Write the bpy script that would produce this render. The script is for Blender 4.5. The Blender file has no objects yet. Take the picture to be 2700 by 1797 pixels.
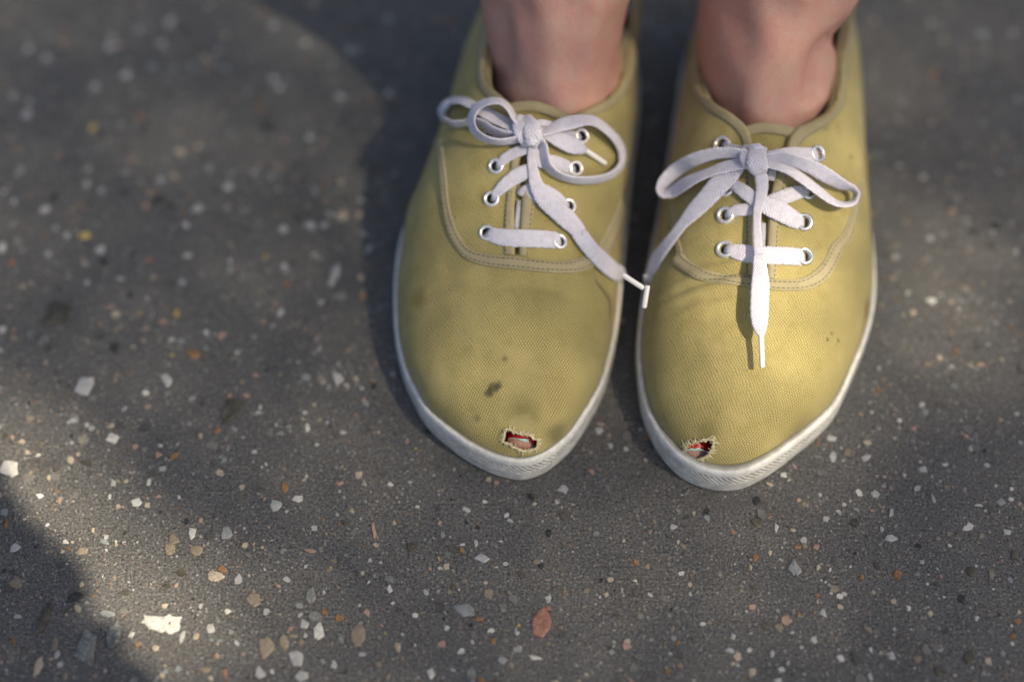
import bpy, bmesh, math, random
import numpy as np
from mathutils import Vector
from mathutils.bvhtree import BVHTree

random.seed(7)
rng = np.random.default_rng(7)
R = math.radians
SC = bpy.context.scene
COL = SC.collection

# ------------------------------------------------------------------ camera
PITCH, DIST, FPX = R(58), 0.90, 5400.0
CAM = np.array([0.0, -DIST * math.cos(PITCH), DIST * math.sin(PITCH)])
FW = np.array([0.0, math.cos(PITCH), -math.sin(PITCH)])
UP = np.array([0.0, math.sin(PITCH), math.cos(PITCH)])
RT = np.array([1.0, 0.0, 0.0])
cd = bpy.data.cameras.new('camera')
cam = bpy.data.objects.new('camera', cd)
COL.objects.link(cam)
cam.location = CAM
cam.rotation_euler = (math.pi / 2 - PITCH, 0, 0)
cd.sensor_width = 36
cd.lens = FPX / 2700 * 36
cd.clip_start = 0.02
cd.clip_end = 500
cd.dof.use_dof = True
cd.dof.focus_distance = 0.845
cd.dof.aperture_fstop = 1.75
SC.camera = cam

# ------------------------------------------------------------------ light
SUN = np.array([0.62, -0.40, 0.95])
SUN = SUN / np.linalg.norm(SUN)
w = bpy.data.worlds.new('World')
SC.world = w
w.use_nodes = True
nt = w.node_tree
sky = nt.nodes.new('ShaderNodeTexSky')
sky.sky_type = 'NISHITA'
sky.sun_disc = False
sky.sun_elevation = math.asin(SUN[2])
sky.sun_rotation = math.atan2(SUN[0], SUN[1])
sky.dust_density = 4.6
sky.ozone_density = 0.65
sky.air_density = 0.9
bg = nt.nodes['Background']
bg.inputs['Strength'].default_value = 0.086
nt.links.new(sky.outputs['Color'], bg.inputs['Color'])
sl = bpy.data.lights.new('sun', 'SUN')
sl.energy = 5.0
sl.angle = R(0.53)
sl.color = (1.0, 0.86, 0.64)
so = bpy.data.objects.new('sun', sl)
COL.objects.link(so)
so.rotation_euler = Vector(SUN).to_track_quat('Z', 'Y').to_euler()
so.location = SUN * 8
SC.view_settings.view_transform = 'Standard'
SC.view_settings.look = 'None'
SC.view_settings.gamma = 1
SC.view_settings.use_curve_mapping = False
SC.view_settings.exposure = 1.17
SC.render.engine = 'CYCLES'
SC.cycles.use_denoising = True
SC.cycles.max_bounces = 6
SC.render.film_transparent = False

# ------------------------------------------------------------------ helpers
def ray(px, py):
    d = FW + (px - 1350.0) / FPX * RT + (898.5 - py) / FPX * UP
    return d / np.linalg.norm(d)

def ground(px, py, z=0.0):
    d = ray(px, py)
    return CAM + d * ((z - CAM[2]) / d[2])

def project(V):
    V = np.asarray(V, float).reshape(-1, 3) - CAM
    dz = V @ FW
    return np.stack([1350 + FPX * V[:, 0] / dz, 898.5 - FPX * (V @ UP) / dz], 1)

def view(ox, oy, s):
    def f(pts):
        # a third number is a width in the same enlarged pixels
        return [(ox + p[0] / s, oy + p[1] / s) + ((p[2] / s,) + tuple(p[3:]) if len(p) > 3 else tuple(p[2:])) for p in pts]
    return f

c1 = view(1000, 0, 2.0907)
c2 = view(1650, 0, 2.0907)
c3 = view(1000, 650, 2.413)
c4 = view(1650, 650, 2.34)
vA = view(1100, 200, 3.92)
vB = view(1700, 300, 3.92)
v6 = view(1600, 600, 5.225)
vH1 = view(1280, 1080, 10.455)
vH2 = view(1750, 1100, 10.455)

def catmull(P, n=10):
    P = np.asarray(P, float)
    if len(P) < 3:
        t = np.linspace(0, 1, n + 1)[:, None]
        return P[0] * (1 - t) + P[-1] * t
    Q = np.vstack([2 * P[0] - P[1], P, 2 * P[-1] - P[-2]])
    out = []
    for i in range(1, len(Q) - 2):
        p0, p1, p2, p3 = Q[i - 1], Q[i], Q[i + 1], Q[i + 2]
        for k in range(n):
            t = k / n
            out.append(0.5 * (2 * p1 + (p2 - p0) * t + (2 * p0 - 5 * p1 + 4 * p2 - p3) * t * t + (3 * p1 - p0 - 3 * p2 + p3) * t ** 3))
    out.append(P[-1])
    return np.array(out)

def resample(P, n):
    P = np.asarray(P, float)
    s = np.r_[0, np.cumsum(np.linalg.norm(np.diff(P[:, :2] if P.shape[1] > 3 else P, axis=0), axis=1))]
    t = np.linspace(0, s[-1], n)
    return np.stack([np.interp(t, s, P[:, k]) for k in range(P.shape[1])], 1)

def inside(poly, pts):
    poly = np.asarray(poly, float)[:, :2]
    x, y = pts[:, 0], pts[:, 1]
    res = np.zeros(len(pts), bool)
    j = len(poly) - 1
    for i in range(len(poly)):
        xi, yi = poly[i]
        xj, yj = poly[j]
        if yi != yj:
            c = ((yi > y) != (yj > y)) & (x < (xj - xi) * (y - yi) / (yj - yi) + xi)
            res ^= c
        j = i
    return res

def nearest_on(poly, p, closed=True):
    poly = np.asarray(poly, float)[:, :2]
    A = poly if closed else poly[:-1]
    B = np.roll(poly, -1, 0) if closed else poly[1:]
    d = B - A
    t = np.clip(((p - A) * d).sum(1) / np.maximum((d * d).sum(1), 1e-9), 0, 1)
    q = A + d * t[:, None]
    k = np.argmin(((q - p) ** 2).sum(1))
    return q[k], math.sqrt(((q[k] - p) ** 2).sum())

ORG = {}
def empty(name, loc, label, cat, group=None):
    o = bpy.data.objects.new(name, None)
    o.empty_display_size = 0.02
    COL.objects.link(o)
    o.location = loc
    o['label'] = label
    o['category'] = cat
    if group:
        o['group'] = group
    ORG[o.name] = np.array(loc, float)
    return o

def mk(name, V, F, mats, parent=None, smooth=True, uv=None, mi=None, solid=None, origin=None):
    V = np.asarray(V, float)
    org = ORG[parent.name] if parent is not None else (np.array(origin, float) if origin is not None else np.zeros(3))
    me = bpy.data.meshes.new(name)
    me.from_pydata((V - org).tolist(), [], [tuple(int(i) for i in f) for f in F])
    for m in (mats if isinstance(mats, (list, tuple)) else [mats]):
        me.materials.append(m)
    if smooth:
        me.polygons.foreach_set('use_smooth', [True] * len(me.polygons))
    if mi is not None:
        me.polygons.foreach_set('material_index', list(mi))
    if uv is not None:
        L = me.uv_layers.new(name='uv')
        idx = np.empty(len(me.loops), int)
        me.loops.foreach_get('vertex_index', idx)
        L.data.foreach_set('uv', np.asarray(uv, float)[idx].astype(np.float32).ravel())
    me.update()
    o = bpy.data.objects.new(name, me)
    COL.objects.link(o)
    if parent is not None:
        o.parent = parent
    else:
        o.location = org
    ORG[o.name] = org
    if solid:
        md = o.modifiers.new('solid', 'SOLIDIFY')
        md.thickness = solid
        md.offset = -1
        if len(me.materials) > 1:
            md.material_offset = 1
            md.material_offset_rim = 0
    return o

def grid_faces(n, m, close_m=False):
    F = []
    mm = m if close_m else m - 1
    for i in range(n - 1):
        for j in range(mm):
            a, b = i * m + j, i * m + (j + 1) % m
            F.append((a, b, b + m, a + m))
    return F

# ------------------------------------------------------------------ materials
class NT:
    def __init__(s, name):
        s.m = bpy.data.materials.new(name)
        s.m.use_nodes = True
        s.t = s.m.node_tree
        s.b = s.t.nodes['Principled BSDF']
    def n(s, typ, **kw):
        x = s.t.nodes.new(typ)
        for k, v in kw.items():
            setattr(x, k, v)
        return x
    def put(s, sock, v):
        if hasattr(v, 'is_output') or isinstance(v, bpy.types.NodeSocket):
            s.t.links.new(v, sock)
        else:
            sock.default_value = v
    def math(s, op, a, b=None, c=None, clamp=False):
        x = s.n('ShaderNodeMath', operation=op, use_clamp=clamp)
        s.put(x.inputs[0], a)
        if b is not None:
            s.put(x.inputs[1], b)
        if c is not None:
            s.put(x.inputs[2], c)
        return x.outputs[0]
    def mix(s, f, a, b, blend='MIX'):
        x = s.n('ShaderNodeMix', data_type='RGBA', blend_type=blend)
        s.put(x.inputs[0], f)
        s.put(x.inputs[6], a if not isinstance(a, tuple) else (*a, 1)[:4])
        s.put(x.inputs[7], b if not isinstance(b, tuple) else (*b, 1)[:4])
        return x.outputs[2]
    def noise(s, scale, detail=4, rough=0.55, vec=None, dist=0.0):
        x = s.n('ShaderNodeTexNoise')
        x.inputs['Scale'].default_value = scale
        x.inputs['Detail'].default_value = detail
        x.inputs['Roughness'].default_value = rough
        x.inputs['Distortion'].default_value = dist
        s.t.links.new(vec if vec is not None else s.pos(), x.inputs['Vector'])
        return x.outputs['Fac']
    def voro(s, scale, vec=None, out='Color', feature='F1', rand=1.0):
        x = s.n('ShaderNodeTexVoronoi', feature=feature)
        x.inputs['Scale'].default_value = scale
        x.inputs['Randomness'].default_value = rand
        s.t.links.new(vec if vec is not None else s.pos(), x.inputs['Vector'])
        return x.outputs[out]
    def ramp(s, f, stops):
        x = s.n('ShaderNodeValToRGB')
        e = x.color_ramp.elements
        while len(e) < len(stops):
            e.new(0.5)
        for k, (p, c) in enumerate(stops):
            e[k].position = p
            e[k].color = (*c, 1) if isinstance(c, tuple) else (c, c, c, 1)
        s.t.links.new(f, x.inputs[0])
        return x.outputs[0]
    def smooth(s, f, a, b):
        x = s.n('ShaderNodeMapRange', interpolation_type='SMOOTHSTEP')
        s.put(x.inputs[0], f)
        x.inputs[1].default_value = a
        x.inputs[2].default_value = b
        return x.outputs[0]
    def pos(s):
        return s.n('ShaderNodeNewGeometry').outputs['Position']
    def uv(s):
        x = s.n('ShaderNodeSeparateXYZ')
        s.t.links.new(s.n('ShaderNodeUVMap').outputs[0], x.inputs[0])
        return x.outputs[0], x.outputs[1]
    def bump(s, h, dist, strength=1.0, normal=None):
        x = s.n('ShaderNodeBump')
        x.inputs['Strength'].default_value = strength
        x.inputs['Distance'].default_value = dist
        s.t.links.new(h, x.inputs['Height'])
        if normal is not None:
            s.t.links.new(normal, x.inputs['Normal'])
        return x.outputs[0]
    def out(s, color=None, rough=None, normal=None, spec=None, **kw):
        if color is not None:
            s.put(s.b.inputs['Base Color'], (*color, 1) if isinstance(color, tuple) and len(color) == 3 else color)
        if rough is not None:
            s.put(s.b.inputs['Roughness'], rough)
        if normal is not None:
            s.t.links.new(normal, s.b.inputs['Normal'])
        if spec is not None:
            s.b.inputs['Specular IOR Level'].default_value = spec
        for k, v in kw.items():
            s.put(s.b.inputs[k.replace('_', ' ')], v)
        return s.m

def blob(T, at, r0, r1, jag=0.0, scale=300.0):
    """mask of a stain round a world point"""
    d = T.n('ShaderNodeVectorMath', operation='DISTANCE')
    T.t.links.new(T.pos(), d.inputs[0])
    d.inputs[1].default_value = tuple(at)
    v = d.outputs['Value']
    if jag:
        v = T.math('ADD', v, T.math('MULTIPLY', T.math('SUBTRACT', T.noise(scale, 3), 0.5), jag))
    return T.math('SUBTRACT', 1.0, T.smooth(v, r0, r1))

def canvas(name, stains, light=(0.41, 0.340, 0.165), dark=(0.20, 0.19, 0.075), P=0.00122, Q=0.0019):
    T = NT(name)
    u, v = T.uv()
    wob = T.math('MULTIPLY', T.math('SUBTRACT', T.noise(260, 3), 0.5), 0.0016)
    a = T.math('SINE', T.math('MULTIPLY', T.math('ADD', u, wob), 2 * math.pi / P))
    b = T.math('SINE', T.math('MULTIPLY', T.math('ADD', v, wob), 2 * math.pi / Q))
    rowm = T.math('POWER', T.math('ABSOLUTE', b), 0.6)
    ab = T.math('MULTIPLY', rowm, T.math('ADD', 0.55, T.math('MULTIPLY', a, T.math('MULTIPLY', T.math('SIGN', b), 0.45))))
    m = T.smooth(ab, 0.08, 0.75)
    fib = T.noise(2600, 2)
    wear = T.noise(110, 5, 0.65)
    fade = T.noise(42, 3)
    c = T.mix(m, dark, light)
    c = T.mix(T.math('MULTIPLY', T.smooth(fade, 0.42, 0.7), 0.3), c, (0.47, 0.41, 0.20))
    c = T.mix(T.math('MULTIPLY', T.smooth(wear, 0.50, 0.75), 0.34), c, (0.20, 0.16, 0.06))
    for (at, r0, r1, jag, sc, col, amt) in stains:
        c = T.mix(T.math('MULTIPLY', blob(T, at, r0, r1, jag, sc), amt), c, col)
    c = T.mix(0.25, c, T.mix(fib, (0.12, 0.10, 0.04), (0.75, 0.65, 0.35)), 'OVERLAY')
    h = T.math('ADD', ab, T.math('MULTIPLY', fib, 0.5))
    return T.out(c, 0.92, T.bump(h, 0.0002, 0.42), spec=0.08, Sheen_Weight=0.1, Sheen_Roughness=0.5)

def tape_mat(name):
    T = NT(name)
    u, v = T.uv()
    a = T.math('SINE', T.math('MULTIPLY', T.math('ADD', u, v), 2 * math.pi / 0.0008))
    c = T.mix(T.noise(180, 4), (0.33, 0.285, 0.165), (0.45, 0.395, 0.245))
    c = T.mix(T.math('MULTIPLY', T.smooth(T.noise(500, 5), 0.55, 0.75), 0.35), c, (0.16, 0.13, 0.06))
    return T.out(c, 0.9, T.bump(T.math('ADD', a, T.noise(3000, 2)), 0.00012), spec=0.15)

def lace_mat():
    T = NT('white_cotton_lace')
    u, v = T.uv()
    av = T.math('ABSOLUTE', T.math('SUBTRACT', v, 0.5))
    ph = T.math('ADD', T.math('MULTIPLY', u, 2 * math.pi / 0.00135), T.math('MULTIPLY', av, 9.0))
    chev = T.math('SINE', ph)
    row = T.math('SINE', T.math('MULTIPLY', v, 2 * math.pi * 6))
    h = T.math('ADD', T.math('MULTIPLY', chev, row), T.math('MULTIPLY', T.noise(2800, 2), 0.6))
    c = T.mix(T.smooth(T.noise(450, 5, 0.65), 0.40, 0.72), (0.61, 0.60, 0.68), (0.52, 0.51, 0.57))
    c = T.mix(T.math('MULTIPLY', T.smooth(h, -0.2, -1.0), 0.3), c, (0.45, 0.44, 0.47))
    return T.out(c, 0.9, T.bump(h, 0.00022, 0.8), spec=0.1, Sheen_Weight=0.2)

def rubber_mat():
    T = NT('off_white_rubber')
    u, v = T.uv()
    av = T.math('ABSOLUTE', T.math('SUBTRACT', v, 0.0075))
    ph = T.math('MULTIPLY', T.math('ADD', u, T.math('MULTIPLY', av, 0.9)), 2 * math.pi / 0.0021)
    ch = T.smooth(T.math('SINE', ph), -0.6, 0.5)
    band = T.math('MULTIPLY', T.smooth(v, 0.0025, 0.0031), T.math('SUBTRACT', 1.0, T.smooth(v, 0.0122, 0.0128)))
    mid = T.smooth(av, 0.0002, 0.0006)
    groove = T.math('MULTIPLY', T.math('MULTIPLY', T.math('SUBTRACT', 1.0, ch), band), mid)
    d1 = T.noise(230, 6, 0.65)
    d2 = T.noise(1300, 4, 0.6)
    c = T.mix(T.smooth(d1, 0.35, 0.7), (0.66, 0.655, 0.615), (0.50, 0.49, 0.445))
    c = T.mix(T.math('MULTIPLY', T.smooth(d2, 0.58, 0.74), 0.35), c, (0.22, 0.21, 0.18))
    c = T.mix(T.math('MULTIPLY', groove, T.math('MULTIPLY', T.smooth(d1, 0.3, 0.6), 0.45)), c, (0.30, 0.29, 0.25))
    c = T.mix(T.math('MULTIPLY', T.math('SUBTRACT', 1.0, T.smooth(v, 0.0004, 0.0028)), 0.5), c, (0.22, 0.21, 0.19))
    c = T.mix(T.math('MULTIPLY', T.smooth(v, 0.0160, 0.0172), 0.7), c, (0.13, 0.125, 0.09))
    sc = T.smooth(T.noise(420, 6, 0.8, dist=1.5), 0.60, 0.68)
    c = T.mix(T.math('MULTIPLY', sc, 0.3), c, (0.16, 0.155, 0.14))
    h = T.math('SUBTRACT', T.math('MULTIPLY', d2, 0.3), groove)
    return T.out(c, 0.55, T.bump(h, 0.0006, 0.9), spec=0.3)

def simple(name, col, rough=0.6, metal=0.0, var=0.15, scale=200, spec=0.5, bumpd=0.0):
    T = NT(name)
    f = T.noise(scale, 4)
    c = T.mix(f, tuple(x * (1 - var) for x in col), tuple(min(1, x * (1 + var)) for x in col))
    nrm = T.bump(f, bumpd) if bumpd else None
    return T.out(c, rough, nrm, spec=spec, Metallic=metal)

M_TAPE = tape_mat('beige_cotton_tape')
M_LACE = lace_mat()
M_RUB = rubber_mat()
M_LINING = simple('cream_lining', (0.20, 0.17, 0.12), 0.95, spec=0.1)
M_STITCH = simple('dark_green_thread', (0.055, 0.07, 0.035), 0.8, spec=0.2)
M_FRAY = simple('frayed_cotton', (0.64, 0.57, 0.36), 0.9, var=0.25, scale=400, spec=0.1)
M_EYELET_W = simple('worn_white_metal', (0.80, 0.80, 0.78), 0.25, 0.75, 0.2, 600)
M_EYELET_S = simple('silver_metal', (0.68, 0.70, 0.70), 0.22, 1.0, 0.2, 600)
M_HOLE = simple('eyelet_hole_shade', (0.012, 0.013, 0.012), 0.8)  # near-black colour stands in for the shade inside the eyelet holes
M_AGLET = simple('clear_white_plastic', (0.80, 0.79, 0.74), 0.22, 0, 0.06, 300)
M_RED = simple('red_nail_polish', (0.45, 0.006, 0.006), 0.4, 0, 0.2, 900)
M_MINT = simple('pale_mint_nail', (0.36, 0.58, 0.51), 0.6, 0, 0.2, 1200)

def skin_mat():
    T = NT('pale_skin')
    a = T.noise(70, 5, 0.6)
    b = T.noise(260, 4, 0.6)
    c = T.mix(T.smooth(a, 0.35, 0.68), (0.435, 0.265, 0.205), (0.43, 0.222, 0.182))
    c = T.mix(T.math('MULTIPLY', T.smooth(b, 0.48, 0.68), 0.6), c, (0.44, 0.20, 0.165))
    c = T.mix(T.math('MULTIPLY', T.smooth(T.voro(230, out='Distance'), 0.10, 0.04), 0.15), c, (0.25, 0.11, 0.07))
    fine = T.voro(1500, out='Distance')
    h = T.math('ADD', T.math('MULTIPLY', fine, 0.5), T.math('MULTIPLY', b, 0.8))
    m = T.out(c, 0.52, T.bump(h, 0.00032, 0.8), spec=0.35)
    T.b.inputs['Subsurface Weight'].default_value = 0.08
    T.b.inputs['Subsurface Radius'].default_value = (0.004, 0.0015, 0.0008)
    T.b.inputs['Subsurface Scale'].default_value = 0.6
    return m
M_SKIN = skin_mat()

def binder_mat():
    T = NT('worn_concrete')
    p = T.pos()
    big = T.noise(7, 5, 0.6, p)
    med = T.noise(60, 6, 0.7, p)
    fine = T.noise(900, 4, 0.75, p)
    c1_ = T.voro(620, p)
    c2_ = T.voro(1300, p)
    s1 = T.n('ShaderNodeSeparateColor'); T.t.links.new(c1_, s1.inputs[0])
    s2 = T.n('ShaderNodeSeparateColor'); T.t.links.new(c2_, s2.inputs[0])
    c = T.mix(med, (0.066, 0.066, 0.0655), (0.138, 0.137, 0.134))
    c = T.mix(T.math('MULTIPLY', T.smooth(T.noise(24, 5, 0.65, p), 0.52, 0.68), 0.45), c, (0.052, 0.052, 0.052))
    c = T.mix(T.math('MULTIPLY', T.smooth(big, 0.35, 0.7), 0.5), c, (0.125, 0.122, 0.116))
    c = T.mix(T.smooth(fine, 0.36, 0.50), (0.024, 0.0245, 0.025), c)
    c = T.mix(T.math('MULTIPLY', T.smooth(fine, 0.54, 0.63), 0.6), c, (0.28, 0.27, 0.25))
    # single grains of sand
    g = T.smooth(s1.outputs[0], 0.86, 0.90)
    gcol = T.ramp(s1.outputs[1], [(0.0, (0.34, 0.32, 0.28)), (0.45, (0.22, 0.21, 0.20)), (0.62, (0.30, 0.20, 0.12)), (0.8, (0.04, 0.045, 0.045)), (1.0, (0.42, 0.41, 0.40))])
    dst = T.voro(620, p, 'Distance')
    g = T.math('MULTIPLY', g, T.math('SUBTRACT', 1.0, T.smooth(dst, 0.30, 0.48)))
    c = T.mix(T.math('MULTIPLY', g, 0.8), c, gcol)
    g2 = T.math('MULTIPLY', T.smooth(s2.outputs[0], 0.88, 0.91), T.math('SUBTRACT', 1.0, T.smooth(T.voro(1300, p, 'Distance'), 0.3, 0.5)))
    c = T.mix(T.math('MULTIPLY', g2, 0.7), c, T.mix(s2.outputs[1], (0.40, 0.36, 0.30), (0.03, 0.03, 0.03)))
    h = T.math('ADD', T.math('ADD', T.math('MULTIPLY', med, 1.2), fine), T.math('MULTIPLY', g, 0.4))
    rough = T.math('ADD', 0.58, T.math('MULTIPLY', fine, 0.3))
    return T.out(c, rough, T.bump(h, 0.0016, 1.0), spec=0.4)

def stone_mat(name, col, var=0.3, speck=None, sp=0.0, scale=260):
    T = NT(name)
    p = T.pos()
    inf = T.n('ShaderNodeObjectInfo')
    f = T.noise(scale, 5, 0.65, p)
    c = T.mix(T.smooth(f, 0.3, 0.7), tuple(x * (1 - var) for x in col), tuple(min(0.9, x * (1 + var * 0.6)) for x in col))
    c = T.mix(T.math('MULTIPLY', inf.outputs['Random'], 0.3), c, tuple(x * 0.6 for x in col))
    if speck is not None:
        c = T.mix(T.math('MULTIPLY', T.smooth(T.noise(750, 4, 0.7, p), 0.5, 0.62), sp), c, speck)
    c = T.mix(T.math('MULTIPLY', T.smooth(T.noise(260, 5, 0.75, p), 0.48, 0.68), 0.5), c, (0.105, 0.10, 0.092))
    return T.out(c, 0.55, T.bump(T.noise(700, 4, 0.7, p), 0.0004, 0.6), spec=0.4)

STONE = {
    'w': stone_mat('white_marble', (0.46, 0.46, 0.43), 0.25, (0.27, 0.27, 0.24), 0.5),
    'l': stone_mat('light_grey_stone', (0.345, 0.35, 0.34), 0.3, (0.20, 0.21, 0.21), 0.4),
    'b': stone_mat('blue_grey_stone', (0.20, 0.215, 0.217), 0.25),
    'c': stone_mat('cream_stone', (0.36, 0.31, 0.235), 0.3, (0.2, 0.17, 0.13), 0.4),
    't': stone_mat('tan_stone', (0.20, 0.168, 0.125), 0.3, (0.12, 0.10, 0.07), 0.4),
    'y': stone_mat('ochre_stone', (0.40, 0.30, 0.09), 0.25),
    'o': stone_mat('orange_stone', (0.23, 0.125, 0.05), 0.4, (0.16, 0.07, 0.02), 0.5),
    'r': stone_mat('brick_red_stone', (0.25, 0.12, 0.08), 0.3, (0.40, 0.27, 0.20), 0.4),
    'p': stone_mat('peach_stone', (0.32, 0.215, 0.165), 0.3),
    'k': stone_mat('black_stone_and_pit', (0.016, 0.018, 0.018), 0.3),  # dark pits in the binder are also put in as black chips
    'g': stone_mat('granite', (0.13, 0.14, 0.13), 0.4, (0.27, 0.28, 0.26), 0.6),
    'm': stone_mat('dull_grey_stone', (0.125, 0.122, 0.114), 0.35),
    'n': stone_mat('dull_dark_stone', (0.062, 0.061, 0.057), 0.35),
    'd': stone_mat('dark_olive_stone', (0.055, 0.052, 0.036), 0.35),  # one dark pit is put in as a chip of this colour
}

# ------------------------------------------------------------------ pavement
M_GROUND = binder_mat()
def sheet():
    # fine relief near the shoes, plain beyond
    n = 60
    xs = np.r_[-40, -8, -2, np.linspace(-0.7, 0.7, n), 2, 8, 40]
    V = [(x, y, 0.0) for y in xs for x in xs]
    return V, grid_faces(len(xs), len(xs))
V, F = sheet()
pave = mk('pavement', V, F, M_GROUND)
pave['kind'] = 'structure'

def chip(px, py, wpx, hpx, ang, sides=None, jag=0.36, rnd=random):
    """outline of a stone chip on the ground, about wpx by hpx photo pixels"""
    g = ground(px, py)
    s = np.linalg.norm(g - CAM) / FPX
    a, b = wpx * s / 2, hpx * s / 2 / math.sin(PITCH)
    n = sides or rnd.randint(4, 7)
    t0 = rnd.random() * 6.28
    P = []
    for i in range(n):
        t = t0 + 2 * math.pi * (i + rnd.uniform(-0.28, 0.28)) / n
        k = 1 + rnd.uniform(-jag, jag * 0.6)
        x, y = a * k * math.cos(t), b * k * math.sin(t)
        P.append((x * math.cos(ang) - y * math.sin(ang), x * math.sin(ang) + y * math.cos(ang)))
    return g, np.array(P)

def chip_mesh(P, h, round_=0.1):
    """flat-topped chip: outline sunk in the binder, worn shoulder, slightly domed top"""
    n0 = len(P)
    for _ in range(max(1, int(round_))):                      # corner cutting, little on broken stone
        q = round_ if round_ < 0.3 else 0.25
        P = np.vstack([np.stack([(1 - q) * P[i] + q * P[(i + 1) % len(P)], q * P[i] + (1 - q) * P[(i + 1) % len(P)]]) for i in range(len(P))])
    # chipped, uneven rim
    nx = np.roll(P, -1, 0)
    P = np.stack([P, P * 0.5 + nx * 0.5], 1).reshape(-1, 2)
    P = P * (1 + rng.normal(0, 0.05, (len(P), 1)))
    if len(P) < 14:
        nx = np.roll(P, -1, 0)
        P = np.stack([P, P * 0.55 + nx * 0.45], 1).reshape(-1, 2) 
        P = P * (1 + rng.normal(0, 0.025, (len(P), 1)))
    n = len(P)
    V = [(x, y, -0.0006) for x, y in P] + [(x * 0.96, y * 0.96, h * 0.55) for x, y in P] + [(x * 0.78, y * 0.78, h * rng.uniform(0.75, 1.15)) for x, y in P] + [(0, 0, h * 1.1)]
    F = []
    for k in range(2):
        for i in range(n):
            j = (i + 1) % n
            F.append((k * n + i, k * n + j, (k + 1) * n + j, (k + 1) * n + i))
    F += [(2 * n + i, 2 * n + (i + 1) % n, 3 * n) for i in range(n)]
    return V, F

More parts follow.
